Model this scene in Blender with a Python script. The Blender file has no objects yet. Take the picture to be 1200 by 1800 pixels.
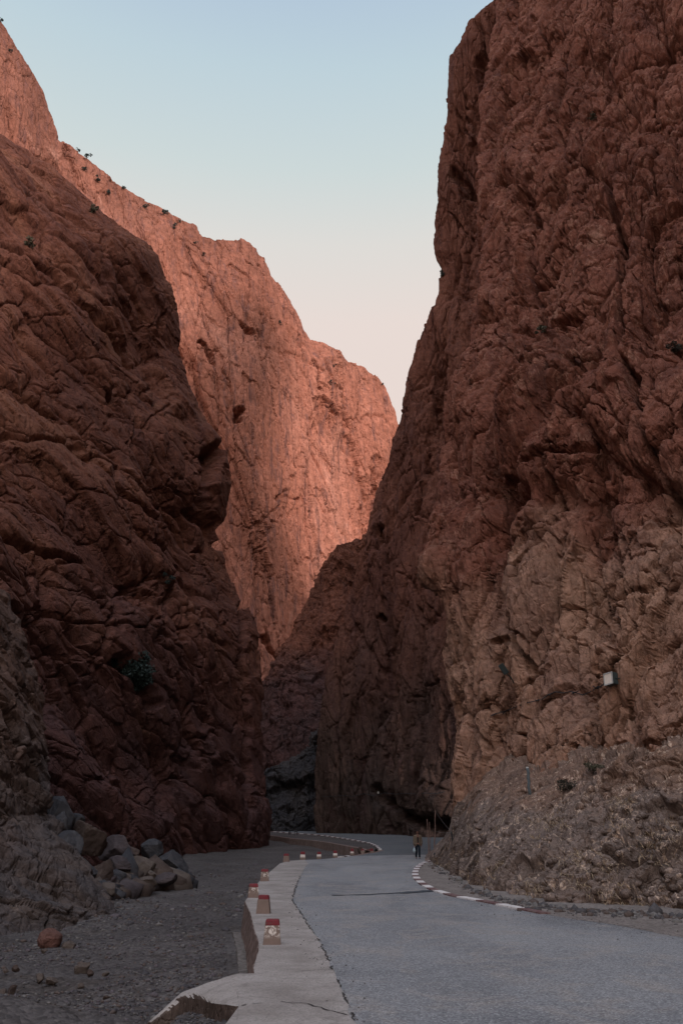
import bpy, bmesh, math, random
import numpy as np
from concurrent.futures import ThreadPoolExecutor
from mathutils import Vector, Matrix

random.seed(7)
RNG = np.random.default_rng(11)
SC = bpy.context.scene
COL = SC.collection
R = math.radians

# ------------------------------------------------------------------ camera
PITCH = math.atan(553 / 1500)
CAM_Z = 2.0
cam_d = bpy.data.cameras.new('camera')
cam_d.sensor_fit = 'VERTICAL'
cam_d.sensor_height = 36
cam_d.lens = 30
cam_d.clip_start = 0.1
cam_d.clip_end = 6000
cam = bpy.data.objects.new('camera', cam_d)
COL.objects.link(cam)
cam.location = (0, 0, CAM_Z)
cam.rotation_euler = (R(90) + PITCH, 0, 0)
SC.camera = cam

# ------------------------------------------------------------------ sky, sun, exposure
SC.view_settings.view_transform = 'Standard'
SC.view_settings.look = 'None'
SC.view_settings.exposure = 0.0
SC.view_settings.gamma = 1.0
SUN_AZ = (0.62, -0.78)          # direction towards the sun, in plan
SUN_EL = R(19)
SUN_STRENGTH = 3.7
SUN_COL = (1.0, 0.84, 0.785)
SUN_ANGLE = R(10)
BACK_GAIN = 2.6                 # twilight glow on the sun's side of the sky

def s2l(c):
    f = lambda v: v / 12.92 if v <= 0.04045 else ((v + 0.055) / 1.055) ** 2.4
    return tuple(f(x / 255.0) for x in c)

class NT:
    """tiny node-tree helper"""
    def __init__(self, tree):
        self.t = tree
        self.t.nodes.clear()
    def n(self, kind, **kw):
        nd = self.t.nodes.new(kind)
        for k, v in kw.items():
            if k.startswith('_'):
                continue
            setattr(nd, k, v)
        return nd
    def set(self, sock, v):
        if isinstance(v, bpy.types.NodeSocket):
            self.t.links.new(v, sock)
        else:
            if sock.type == 'RGBA' and len(v) == 3:
                v = (*v, 1)
            sock.default_value = v
    def math(self, op, a, b=None, c=None, clamp=False):
        nd = self.n('ShaderNodeMath', operation=op, use_clamp=clamp)
        self.set(nd.inputs[0], a)
        if b is not None: self.set(nd.inputs[1], b)
        if c is not None: self.set(nd.inputs[2], c)
        return nd.outputs[0]
    def vmul(self, a, v):
        nd = self.n('ShaderNodeVectorMath', operation='MULTIPLY')
        self.set(nd.inputs[0], a); self.set(nd.inputs[1], v)
        return nd.outputs[0]
    def vadd(self, a, v):
        nd = self.n('ShaderNodeVectorMath', operation='ADD')
        self.set(nd.inputs[0], a); self.set(nd.inputs[1], v)
        return nd.outputs[0]
    def rot(self, a, eul):
        nd = self.n('ShaderNodeVectorRotate', rotation_type='EULER_XYZ')
        self.set(nd.inputs['Vector'], a); nd.inputs['Rotation'].default_value = eul
        return nd.outputs[0]
    def noise(self, vec, scale, detail=6, rough=0.55, dist=0.0):
        nd = self.n('ShaderNodeTexNoise')
        self.set(nd.inputs['Vector'], vec)
        nd.inputs['Scale'].default_value = scale
        nd.inputs['Detail'].default_value = detail
        nd.inputs['Roughness'].default_value = rough
        nd.inputs['Distortion'].default_value = dist
        return nd.outputs['Fac']
    def voro(self, vec, scale, feature='F1', rnd=1.0):
        nd = self.n('ShaderNodeTexVoronoi', feature=feature)
        self.set(nd.inputs['Vector'], vec)
        nd.inputs['Scale'].default_value = scale
        nd.inputs['Randomness'].default_value = rnd
        return nd
    def ramp(self, fac, stops, interp='LINEAR'):
        nd = self.n('ShaderNodeValToRGB')
        cr = nd.color_ramp
        cr.interpolation = interp
        while len(cr.elements) < len(stops):
            cr.elements.new(0.5)
        for e, (p, c) in zip(cr.elements, stops):
            e.position = p
            e.color = (*c, 1) if len(c) == 3 else c
        self.set(nd.inputs[0], fac)
        return nd.outputs[0]
    def step(self, fac, lo, hi, a=0.0, b=1.0):
        nd = self.n('ShaderNodeMapRange', interpolation_type='SMOOTHSTEP')
        self.set(nd.inputs[0], fac)
        nd.inputs[1].default_value = lo; nd.inputs[2].default_value = hi
        nd.inputs[3].default_value = a; nd.inputs[4].default_value = b
        return nd.outputs[0]
    def mix(self, fac, a, b, mode='MIX'):
        nd = self.n('ShaderNodeMix', data_type='RGBA', blend_type=mode)
        self.set(nd.inputs[0], fac)
        self.set(nd.inputs[6], a); self.set(nd.inputs[7], b)
        return nd.outputs[2]

w = bpy.data.worlds.new('World')
SC.world = w
w.use_nodes = True
t = NT(w.node_tree)
sky = t.n('ShaderNodeTexSky', sky_type='NISHITA', sun_disc=False)
sky.sun_elevation = SUN_EL
sky.sun_rotation = math.atan2(SUN_AZ[0], SUN_AZ[1])
bg1 = t.n('ShaderNodeBackground')
t.set(bg1.inputs[0], sky.outputs[0])
bg1.inputs[1].default_value = 0.006
tc = t.n('ShaderNodeTexCoord')
sep = t.n('ShaderNodeSeparateXYZ')
t.set(sep.inputs[0], tc.outputs['Generated'])
zz = sep.outputs[2]
front = t.ramp(zz, [(0.0, s2l((222, 200, 190))), (0.40, s2l((232, 214, 206))), (0.54, s2l((231, 217, 210))), (0.61, s2l((221, 218, 213))),
                    (0.67, s2l((204, 215, 215))), (0.74, s2l((189, 208, 217))), (0.80, s2l((174, 194, 215))), (1.0, s2l((150, 172, 205)))])
back = t.ramp(zz, [(0.0, (0.42, 0.30, 0.24)), (0.45, (0.55, 0.48, 0.44)), (0.78, (0.80, 0.84, 0.95)), (1.0, (0.9, 0.95, 1.1))])
gain = t.n('ShaderNodeVectorMath', operation='SCALE')
t.set(gain.inputs[0], back); gain.inputs['Scale'].default_value = BACK_GAIN
# the half of the sky overhead and behind the viewer, on the sun's side, is brighter
side = t.math('ADD', t.math('MULTIPLY', zz, 0.52), t.math('MULTIPLY', sep.outputs[1], SUN_AZ[1]))
fac = t.step(side, 0.30, 0.85)
skycol = t.mix(fac, front, gain.outputs[0])
bg2 = t.n('ShaderNodeBackground')
t.set(bg2.inputs[0], skycol)
bg2.inputs[1].default_value = 1.0
add = t.n('ShaderNodeAddShader')
t.set(add.inputs[0], bg1.outputs[0]); t.set(add.inputs[1], bg2.outputs[0])
wo = t.n('ShaderNodeOutputWorld')
t.set(wo.inputs[0], add.outputs[0])

sun_d = bpy.data.lights.new('sun', 'SUN')
sun_d.energy = SUN_STRENGTH
sun_d.angle = SUN_ANGLE
sun_d.color = SUN_COL
sun = bpy.data.objects.new('sun', sun_d)
COL.objects.link(sun)
sd = Vector((SUN_AZ[0] * math.cos(SUN_EL), SUN_AZ[1] * math.cos(SUN_EL), math.sin(SUN_EL)))
sun.rotation_euler = sd.to_track_quat('Z', 'Y').to_euler()
sun.location = (30, -60, 120)

# ------------------------------------------------------------------ projection helpers (used to place real geometry)
CT, ST = math.cos(PITCH), math.sin(PITCH)
def P(px, py, Y):
    """world point seen at pixel (px,py) of the 1200x1800 photo at forward distance Y"""
    px, py, Y = np.broadcast_arrays(np.asarray(px, float), np.asarray(py, float), np.asarray(Y, float))
    u = (px - 600) / 1500; v = (900 - py) / 1500
    dy = CT - v * ST; dz = ST + v * CT
    return np.stack([u / dy * Y, Y, CAM_Z + dz / dy * Y], -1)
def proj(p):
    p = np.asarray(p, float)
    x, y, z = p[..., 0], p[..., 1], p[..., 2] - CAM_Z
    f = y * CT + z * ST; up = -y * ST + z * CT
    f = np.where(np.abs(f) < 1e-3, 1e-3, f)
    return 600 + 1500 * x / f, 900 - 1500 * up / f, f
def road_z(Y):
    return 0.02 * np.maximum(0, np.asarray(Y, float) - 62)
def bed_z(Y):
    Y = np.asarray(Y, float)
    return road_z(Y) - np.interp(Y, [60, 110], [0.9, 0.5])
def on_ground(px, py, zf=road_z):
    """point of the ground seen at a pixel"""
    v = (900 - py) / 1500
    k = (ST + v * CT) / (CT - v * ST)
    Y = 20.0
    lo, hi = 4.0, 400.0
    for _ in range(60):
        m = 0.5 * (lo + hi)
        if CAM_Z + k * m - float(zf(m)) > 0: lo = m
        else: hi = m
    Y = 0.5 * (lo + hi)
    p = P(px, py, Y)
    return Vector((float(p[0]), float(p[1]), float(zf(Y))))

# ------------------------------------------------------------------ noise (numpy)
POOL = ThreadPoolExecutor(4)
def chunked(fn, p, *a):
    n = len(p)
    if n < 20000: return fn(p, *a)
    parts = list(POOL.map(lambda q: fn(q, *a), np.array_split(p, 8)))
    if isinstance(parts[0], tuple):
        return tuple(np.concatenate(x) for x in zip(*parts))
    return np.concatenate(parts)
def _hash(ix, iy, iz, seed):
    h = (ix.astype(np.uint32) * np.uint32(0x8da6b343)) ^ (iy.astype(np.uint32) * np.uint32(0xd8163841)) ^ (iz.astype(np.uint32) * np.uint32(0xcb1ab31f)) ^ np.uint32((seed * 2654435761) & 0xffffffff)
    h ^= h >> np.uint32(15); h *= np.uint32(0x2c1b3c6d); h ^= h >> np.uint32(12); h *= np.uint32(0x297a2d39); h ^= h >> np.uint32(15)
    return h
_G = np.array([[1,1,0],[-1,1,0],[1,-1,0],[-1,-1,0],[1,0,1],[-1,0,1],[1,0,-1],[-1,0,-1],[0,1,1],[0,-1,1],[0,1,-1],[0,-1,-1],[1,1,0],[-1,1,0],[0,-1,1],[0,-1,-1]], np.float32)
def _perlin(p, seed):
    p = p.astype(np.float32)
    i = np.floor(p); f = p - i; i = i.astype(np.int64)
    w_ = f * f * f * (f * (f * 6 - 15) + 10)
    out = 0
    for dx in (0, 1):
        wx = w_[:, 0] if dx else 1 - w_[:, 0]
        for dy in (0, 1):
            wy = w_[:, 1] if dy else 1 - w_[:, 1]
            for dz in (0, 1):
                wz = w_[:, 2] if dz else 1 - w_[:, 2]
                g = _G[_hash(i[:, 0] + dx, i[:, 1] + dy, i[:, 2] + dz, seed) & np.uint32(15)]
                out = out + wx * wy * wz * (g[:, 0] * (f[:, 0] - dx) + g[:, 1] * (f[:, 1] - dy) + g[:, 2] * (f[:, 2] - dz))
    return out
def perlin(p, seed=0): return chunked(_perlin, p, seed)
def fbm(p, octv=5, seed=0, gain=0.5, ridged=False):
    a, s, out = 1.0, 1.0, 0
    for o in range(octv):
        n = perlin(p * s, seed + o * 17)
        if ridged: n = 0.5 - 2.0 * np.abs(n)
        out = out + a * n
        a *= gain; s *= 2.03
    return out
def _cells(p, seed, blend=0.13):
    p = p.astype(np.float32)
    i = np.floor(p).astype(np.int64)
    n = len(p)
    f1 = np.full(n, 9, np.float32); f2 = f1.copy()
    h1 = np.zeros(n, np.uint32); h2 = np.zeros(n, np.uint32); b1 = np.zeros_like(p); b2 = np.zeros_like(p)
    for dx in (-1, 0, 1):
        for dy in (-1, 0, 1):
            for dz in (-1, 0, 1):
                cx, cy, cz = i[:, 0] + dx, i[:, 1] + dy, i[:, 2] + dz
                h = _hash(cx, cy, cz, seed)
                ox = (h & np.uint32(1023)).astype(np.float32) / 1024
                oy = ((h >> np.uint32(10)) & np.uint32(1023)).astype(np.float32) / 1024
                oz = ((h >> np.uint32(20)) & np.uint32(1023)).astype(np.float32) / 1024
                v = np.stack([p[:, 0] - (cx + ox), p[:, 1] - (cy + oy), p[:, 2] - (cz + oz)], -1).astype(np.float32)
                d = np.sqrt((v * v).sum(1))
                m = d < f1
                m2 = (d < f2) & ~m
                b2[m] = b1[m]; h2[m] = h1[m]; f2[m] = f1[m]
                b1[m] = v[m]; h1[m] = h[m]; f1[m] = d[m]
                b2[m2] = v[m2]; h2[m2] = h[m2]; f2[m2] = d[m2]
    def val(h, b):
        k = h * np.uint32(747796405) + np.uint32(2891336453)
        k ^= k >> np.uint32(16); k *= np.uint32(0x7feb352d); k ^= k >> np.uint32(15)
        r = (k & np.uint32(255)).astype(np.float32) / 255
        g = np.stack([((k >> np.uint32(8)) & np.uint32(255)), ((k >> np.uint32(16)) & np.uint32(255)), ((k >> np.uint32(24)) & np.uint32(255))], -1).astype(np.float32) / 127.5 - 1
        return r, (g * b).sum(1)
    r1, t1 = val(h1, b1); r2, t2 = val(h2, b2)
    a = np.clip((f2 - f1) / blend, 0, 1)                # neighbouring facets meet in a short steep slope
    a = 0.5 + 0.5 * a * a * (3 - 2 * a)
    return f1, f2, r1 * a + r2 * (1 - a), t1 * a + t2 * (1 - a)
def cells(p, seed=0, blend=0.13): return chunked(_cells, p, seed, blend)

def rotm(eul):
    from mathutils import Euler
    return np.array(Euler(eul).to_matrix(), np.float32)

def pillars(p, size, depth, seed, eul=(0, 0, 0), soft=0.55, crack=0.5, bend=0.28):
    """rounded ribs or pillows of rock (size: metres per axis) parted by clefts"""
    q = p.astype(np.float32) @ rotm(eul).T
    w_ = np.stack([fbm(q / 9.0, 3, seed + 1), fbm(q / 9.0, 3, seed + 2), fbm(q / 9.0, 3, seed + 3)], -1)
    qq = q / np.array(size, np.float32) + w_ * bend
    f1, f2, r1, tl = cells(qq, seed, 0.2)
    e = f2 - f1
    d = depth * np.clip(e / soft, 0, 1) ** 0.55 + 0.7 * depth * (r1 - 0.5) + 0.5 * depth * tl - crack * np.clip(1 - e / 0.05, 0, 1)
    return d - d.mean()

class Rock:
    """blocky fractured rock: tilted cell facets with cracks between them, domain warped, plus fractal roughness.
    layers: (block size m, step amplitude, tilt amplitude, crack depth, crack width). The coarse relief is raised
    first and the fine relief is evaluated on the raised surface, so that steep steps get their own texture."""
    def __init__(self, layers, eul=(0, 0, 0), anis=(1, 1, 1), fb=(6.0, 0.8), fine=(1.0, 0.12, 6), seed=0, warp=0.15, split=3.0):
        self.__dict__.update(layers=layers, eul=eul, anis=anis, fb=fb, fi=fine, seed=seed, warp=warp, split=split)
    def _sum(self, p, coarse):
        seed = self.seed
        q = (p.astype(np.float32) @ rotm(self.eul).T) * np.array(self.anis, np.float32)
        wp = np.stack([fbm(q / 4.0, 4, seed + 101), fbm(q / 4.0, 4, seed + 202), fbm(q / 4.0, 4, seed + 303)], -1) * 4.0
        d = np.zeros(len(p), np.float32)
        for k, (S, st, ti, cd, cw) in enumerate(self.layers):
            if (S > self.split) != coarse: continue
            qq = (q + wp * self.warp * min(1.0, S / 4.0)) / S
            qq = qq + 0.06 * np.stack([perlin(qq * 3.7, seed + 7 * k), perlin(qq * 3.7, seed + 7 * k + 1), perlin(qq * 3.7, seed + 7 * k + 2)], -1)
            f1, f2, r1, tilt = cells(qq, seed + 31 * k, 0.10 if coarse else 0.05)
            e = f2 - f1
            lay = st * (r1 - 0.5) + ti * tilt
            keep = np.clip(perlin(q / (S * 1.7), seed + 500 + k) * 2.2 + 0.75, 0, 1)      # cracks open here, closed there
            d += lay - lay.mean() - cd * np.clip(1 - e / cw, 0, 1) ** 1.5 * keep
        return d, q
    def coarse(self, p):
        d, q = self._sum(p, True)
        return d + self.fb[1] * fbm(q / self.fb[0], 3, self.seed + 900)
    def fine(self, p):
        d, q = self._sum(p, False)
        r = fbm(p / self.fi[0], self.fi[2], self.seed + 950, 0.6, True)
        return d + self.fi[1] * 0.5 * (r - r.mean()) + self.fi[1] * 0.8 * fbm(q / (self.fi[0] * 0.6), 6, self.seed + 970, 0.62)

# ------------------------------------------------------------------ sheets
def loft(curves, counts):
    """curves: list of (n,3) arrays, counts: columns in each gap -> (n, m, 3)"""
    C = np.stack(curves, 1)
    cols = []
    for i in range(len(counts)):
        a = np.linspace(0, 1, counts[i], endpoint=False)[None, :, None]
        cols.append(C[:, i:i + 1] * (1 - a) + C[:, i + 1:i + 2] * a)
    G = np.concatenate(cols + [C[:, -1:]], 1)
    for _ in range(3):
        G[:, 1:-1] = 0.25 * G[:, :-2] + 0.5 * G[:, 1:-1] + 0.25 * G[:, 2:]
    return G

def edge_mask(counts, at, width, low=0.2):
    """1 away from the outline column, low on it: big relief must not move the outline"""
    s = np.cumsum([0] + list(counts))
    j = np.arange(s[-1] + 1)
    return 1 - (1 - low) * np.exp(-((j - s[at]) / width) ** 2)

def normals(G, toward):
    a = np.gradient(G, axis=0); b = np.gradient(G, axis=1)
    n = np.cross(a, b)
    n /= np.linalg.norm(n, axis=-1, keepdims=True) + 1e-9
    vote = (n * (np.array(toward) - G)).sum(-1)
    if np.median(np.sign(vote) * 1.0) < 0 or (vote > 0).mean() < 0.5: n = -n
    return n

def smooth_normals(G, toward, k=9):
    n = normals(G, toward)
    for ax in (0, 1):
        ker = np.ones(k) / k
        pad = [(0, 0)] * 3; pad[ax] = (k // 2, k // 2)
        m = np.pad(n, pad, mode='edge')
        cs = np.cumsum(m, axis=ax)
        cs = np.concatenate([np.zeros_like(np.take(cs, [0], ax)), cs], ax)
        n = (np.take(cs, range(k, cs.shape[ax]), ax) - np.take(cs, range(0, cs.shape[ax] - k), ax)) / k
    return n / (np.linalg.norm(n, axis=-1, keepdims=True) + 1e-9)

def fissure(G, lines):
    """inward displacement along polylines given in photo pixels: (points, width px, depth m)"""
    px, py, f = proj(G.reshape(-1, 3))
    px = px + 9 * perlin(G.reshape(-1, 3) / 3.0, 77) + 4 * perlin(G.reshape(-1, 3) / 1.0, 78)
    out = np.zeros(len(px))
    for pts, wd, dep in lines:
        best = np.full(len(px), 1e9)
        for (x0, y0), (x1, y1) in zip(pts[:-1], pts[1:]):
            dx, dy = x1 - x0, y1 - y0
            a = np.clip(((px - x0) * dx + (py - y0) * dy) / (dx * dx + dy * dy + 1e-9), 0, 1)
            best = np.minimum(best, np.hypot(px - x0 - a * dx, py - y0 - a * dy))
        s = np.clip(1 - best / wd, 0, 1)
        out -= dep * s * s * (3 - 2 * s)
    return np.where(f > 1, out, 0)

def grid_mesh(name, G, mat, smooth=True):
    n, m = G.shape[:2]
    idx = np.arange(n * m).reshape(n, m)
    q = np.stack([idx[:-1, :-1], idx[:-1, 1:], idx[1:, 1:], idx[1:, :-1]], -1).reshape(-1, 4)
    return np_mesh(name, G.reshape(-1, 3), q, mat, smooth)

def np_mesh(name, V, F, mat, smooth=True, parent=None, midx=None):
    F = np.asarray(F, np.int32); k = F.shape[1]
    me = bpy.data.meshes.new(name)
    me.vertices.add(len(V)); me.vertices.foreach_set('co', np.asarray(V, np.float32).ravel())
    me.loops.add(F.size); me.loops.foreach_set('vertex_index', F.ravel())
    me.polygons.add(len(F)); me.polygons.foreach_set('loop_start', np.arange(0, F.size, k, dtype=np.int32))
    if smooth: me.polygons.foreach_set('use_smooth', np.ones(len(F), bool))
    mats = mat if isinstance(mat, (list, tuple)) else [mat]
    for m_ in mats: me.materials.append(m_)
    if midx is not None: me.polygons.foreach_set('material_index', np.asarray(midx, np.int32))
    me.update(calc_edges=True)
    me.validate()
    o = bpy.data.objects.new(name, me)
    COL.objects.link(o)
    if parent: o.parent = parent
    return o

def tag(o, label=None, cat=None, group=None, kind=None):
    if label: o['label'] = label
    if cat: o['category'] = cat
    if group: o['group'] = group
    if kind: o['kind'] = kind
    return o
def empty(name, loc, rz=0, label=None, cat=None, group=None):
    o = bpy.data.objects.new(name, None)
    COL.objects.link(o)
    o.location = loc; o.rotation_euler = (0, 0, rz)
    return tag(o, label, cat, group)
def bm_obj(name, bm, mat, parent=None, smooth=False):
    me = bpy.data.meshes.new(name)
    bmesh.ops.recalc_face_normals(bm, faces=bm.faces)
    bm.to_mesh(me); bm.free()
    for m_ in (mat if isinstance(mat, (list, tuple)) else [mat]): me.materials.append(m_)
    if smooth:
        for p_ in me.polygons: p_.use_smooth = True
    o = bpy.data.objects.new(name, me)
    COL.objects.link(o)
    if parent: o.parent = parent
    return o

# ------------------------------------------------------------------ materials
def new_mat(name):
    m = bpy.data.materials.new(name)
    m.use_nodes = True
    t = NT(m.node_tree)
    b = t.n('ShaderNodeBsdfPrincipled')
    o = t.n('ShaderNodeOutputMaterial')
    t.set(o.inputs[0], b.outputs[0])
    b.inputs['Specular IOR Level'].default_value = 0.25
    b.inputs['Roughness'].default_value = 0.9
    return m, t, b
def bump(t, b, h, strength, dist):
    nd = t.n('ShaderNodeBump')
    nd.inputs['Strength'].default_value = strength
    nd.inputs['Distance'].default_value = dist
    t.set(nd.inputs['Height'], h)
    t.set(b.inputs['Normal'], nd.outputs[0])

def rock_mat(name, c, varnish, pale, low=None, low_z=(10, 22), scale=0.10, eul=(0, 0, 0), stretch=(1, 1, 0.45), streak=0.5, pale_amt=0.5, grain=2.2, bump_d=0.12, veins=0.0, vein_scale=1.2):
    """c: three base rock tones; varnish: dark mineral stain; pale: bare fresh rock; low: tones of a height zone (rock beds, painted shade)"""
    m, t, b = new_mat(name)
    geo = t.n('ShaderNodeNewGeometry')
    pos = geo.outputs['Position']
    q = t.vmul(t.rot(pos, eul), stretch)
    n1 = t.noise(q, scale, 9, 0.62, 0.6)
    base = t.ramp(n1, [(0.34, c[0]), (0.5, c[1]), (0.66, c[2])])
    if low is not None:
        sp = t.n('ShaderNodeSeparateXYZ'); t.set(sp.inputs[0], pos)
        zn = t.math('ADD', sp.outputs[2], t.math('MULTIPLY', t.math('SUBTRACT', t.noise(pos, 0.12 if abs(low_z[0] - low_z[1]) > 3 else 0.5, 6), 0.5), 2.2 * max(2.0, min(10, abs(low_z[0] - low_z[1])))))
        lowc = t.mix(t.step(t.noise(q, scale * 3, 6), 0.4, 0.65), low[0], low[1])
        base = t.mix(t.step(zn, low_z[0], low_z[1], 1.0, 0.0), base, lowc)
    st = t.noise(t.vmul(pos, (0.5, 0.5, 0.05)), 1.1, 7, 0.6, 0.4)
    base = t.mix(t.math('MULTIPLY', t.step(st, 0.50, 0.68), streak), base, varnish)
    pv = t.noise(t.vadd(q, (31, 7, 3)), scale * 2.6, 9, 0.65, 0.8)
    base = t.mix(t.math('MULTIPLY', t.step(pv, 0.60, 0.72), pale_amt), base, pale)
    if veins:
        vn = t.noise(t.vmul(t.rot(pos, (0, R(12), R(15))), (1, 1, 0.28)), vein_scale, 5, 0.6, 1.0)
        rd = t.math('ABSOLUTE', t.math('SUBTRACT', vn, 0.5))
        br = t.step(t.noise(t.vadd(pos, (5, 9, 2)), vein_scale * 0.9, 6, 0.7), 0.46, 0.54)
        fl_ = t.step(t.noise(pos, vein_scale * 9, 5, 0.7), 0.38, 0.55)
        vm = t.math('MULTIPLY', t.math('MULTIPLY', t.step(rd, 0.008, 0.028, 1.0, 0.0), br), fl_)
        base = t.mix(t.math('MULTIPLY', vm, veins), base, pale)
    g = t.noise(pos, grain, 12, 0.72)
    gm = t.step(g, 0.25, 0.75, 0.62, 1.32)
    gm2 = t.n('ShaderNodeCombineColor')
    for i in range(3): t.set(gm2.inputs[i], gm)
    base = t.mix(1.0, base, gm2.outputs[0], 'MULTIPLY')
    t.set(b.inputs['Base Color'], base)
    b.inputs['Roughness'].default_value = 0.95
    b.inputs['Specular IOR Level'].default_value = 0.12
    wv = t.n('ShaderNodeTexNoise'); t.set(wv.inputs['Vector'], q); wv.inputs['Scale'].default_value = grain * 0.7; wv.inputs['Detail'].default_value = 4
    qw = t.vadd(q, t.vmul(wv.outputs['Color'], (0.5 / grain,) * 3))
    ck = t.step(t.voro(qw, grain * 0.55, 'DISTANCE_TO_EDGE').outputs['Distance'], 0.0, 0.06)
    ck2 = t.step(t.voro(qw, grain * 1.5, 'DISTANCE_TO_EDGE').outputs['Distance'], 0.0, 0.08)
    h = t.math('ADD', t.noise(q, grain * 0.8, 12, 0.7), t.math('MULTIPLY', t.noise(pos, grain * 4, 8, 0.7), 0.35))
    h = t.math('ADD', h, t.math('ADD', t.math('MULTIPLY', ck, 0.35), t.math('MULTIPLY', ck2, 0.15)))
    bump(t, b, h, 1.0, bump_d)
    return m

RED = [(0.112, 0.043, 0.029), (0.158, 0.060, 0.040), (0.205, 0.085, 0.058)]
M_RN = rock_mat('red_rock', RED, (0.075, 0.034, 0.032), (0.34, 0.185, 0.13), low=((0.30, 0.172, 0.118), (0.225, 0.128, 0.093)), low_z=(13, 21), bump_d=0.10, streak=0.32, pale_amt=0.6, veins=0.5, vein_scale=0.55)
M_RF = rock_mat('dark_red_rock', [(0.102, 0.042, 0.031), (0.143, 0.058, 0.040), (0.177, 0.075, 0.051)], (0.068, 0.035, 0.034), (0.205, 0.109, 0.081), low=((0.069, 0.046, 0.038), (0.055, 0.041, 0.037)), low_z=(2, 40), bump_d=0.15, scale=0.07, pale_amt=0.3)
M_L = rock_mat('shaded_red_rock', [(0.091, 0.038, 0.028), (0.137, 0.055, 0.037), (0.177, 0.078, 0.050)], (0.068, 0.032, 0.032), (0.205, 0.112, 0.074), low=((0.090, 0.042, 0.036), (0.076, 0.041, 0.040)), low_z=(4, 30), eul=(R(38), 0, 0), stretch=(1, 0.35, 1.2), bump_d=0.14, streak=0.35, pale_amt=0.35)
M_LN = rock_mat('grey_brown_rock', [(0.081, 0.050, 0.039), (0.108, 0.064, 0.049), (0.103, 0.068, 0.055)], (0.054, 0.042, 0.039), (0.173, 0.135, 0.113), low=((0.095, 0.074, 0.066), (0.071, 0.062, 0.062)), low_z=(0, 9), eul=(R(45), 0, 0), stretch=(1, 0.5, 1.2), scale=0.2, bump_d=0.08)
M_F = rock_mat('sunlit_red_rock', [(0.25, 0.098, 0.063), (0.35, 0.142, 0.094), (0.44, 0.20, 0.14)], (0.16, 0.075, 0.062), (0.56, 0.30, 0.225), low=((0.175, 0.074, 0.051), (0.24, 0.102, 0.07)), low_z=(190, 125), scale=0.028, grain=0.6, bump_d=0.6, streak=0.9, pale_amt=0.75, stretch=(1, 1, 0.3))  # low: ridge tones darkened in the colour for the weaker light up there
M_S = rock_mat('talus_rock', [(0.110, 0.043, 0.028), (0.150, 0.058, 0.037), (0.180, 0.075, 0.050)], (0.065, 0.030, 0.025), (0.200, 0.100, 0.070), scale=0.06, grain=0.9, bump_d=0.5, low=((0.075, 0.036, 0.032), (0.06, 0.034, 0.032)), low_z=(26, 40))
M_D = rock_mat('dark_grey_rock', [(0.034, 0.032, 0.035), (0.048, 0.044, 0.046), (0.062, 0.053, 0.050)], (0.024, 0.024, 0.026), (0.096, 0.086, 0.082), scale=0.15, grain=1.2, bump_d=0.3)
M_B = rock_mat('bank_earth', [(0.152, 0.113, 0.096), (0.215, 0.164, 0.140), (0.184, 0.135, 0.112)], (0.084, 0.065, 0.058), (0.546, 0.402, 0.304), scale=0.6, stretch=(1, 1, 0.55), grain=4.0, bump_d=0.09, streak=0.5, pale_amt=0.55, low=((0.226, 0.142, 0.103), (0.184, 0.118, 0.090)), low_z=(3.6, 2.4), veins=0.95, vein_scale=1.3)

def boulder_mat(name, a, bcol):
    m, t, b = new_mat(name)
    tcn = t.n('ShaderNodeTexCoord')
    pos = tcn.outputs['Object']
    n = t.noise(pos, 1.6, 9, 0.65, 0.5)
    c = t.mix(t.step(n, 0.38, 0.64), a, bcol)
    g = t.noise(pos, 14, 8, 0.7)
    c = t.mix(t.step(g, 0.55, 0.8, 0.0, 0.5), c, tuple(min(1, x * 1.7) for x in bcol))
    t.set(b.inputs['Base Color'], c)
    bump(t, b, t.noise(pos, 7, 12, 0.72), 0.9, 0.06)
    return m
M_BO = {'red': boulder_mat('boulder_red', (0.10, 0.05, 0.04), (0.15, 0.075, 0.06)),
        'grey': boulder_mat('boulder_grey', (0.036, 0.036, 0.041), (0.065, 0.062, 0.065)),
        'brown': boulder_mat('boulder_brown', (0.056, 0.038, 0.031), (0.086, 0.062, 0.051)),
        'tan': boulder_mat('boulder_tan', (0.086, 0.066, 0.056), (0.124, 0.099, 0.083)),
        'purple': boulder_mat('boulder_purple', (0.051, 0.041, 0.043), (0.082, 0.065, 0.066))}

def simple_mat(name, col, rough=0.8, spec=0.3, var=0.15, scale=12, metal=0.0):
    m, t, b = new_mat(name)
    tcn = t.n('ShaderNodeTexCoord')
    n = t.noise(tcn.outputs['Object'], scale, 6, 0.65)
    c = t.mix(t.step(n, 0.3, 0.7), tuple(x * (1 - var) for x in col), tuple(min(1, x * (1 + var)) for x in col))
    t.set(b.inputs['Base Color'], c)
    b.inputs['Roughness'].default_value = rough
    b.inputs['Specular IOR Level'].default_value = spec
    b.inputs['Metallic'].default_value = metal
    return m

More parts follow.
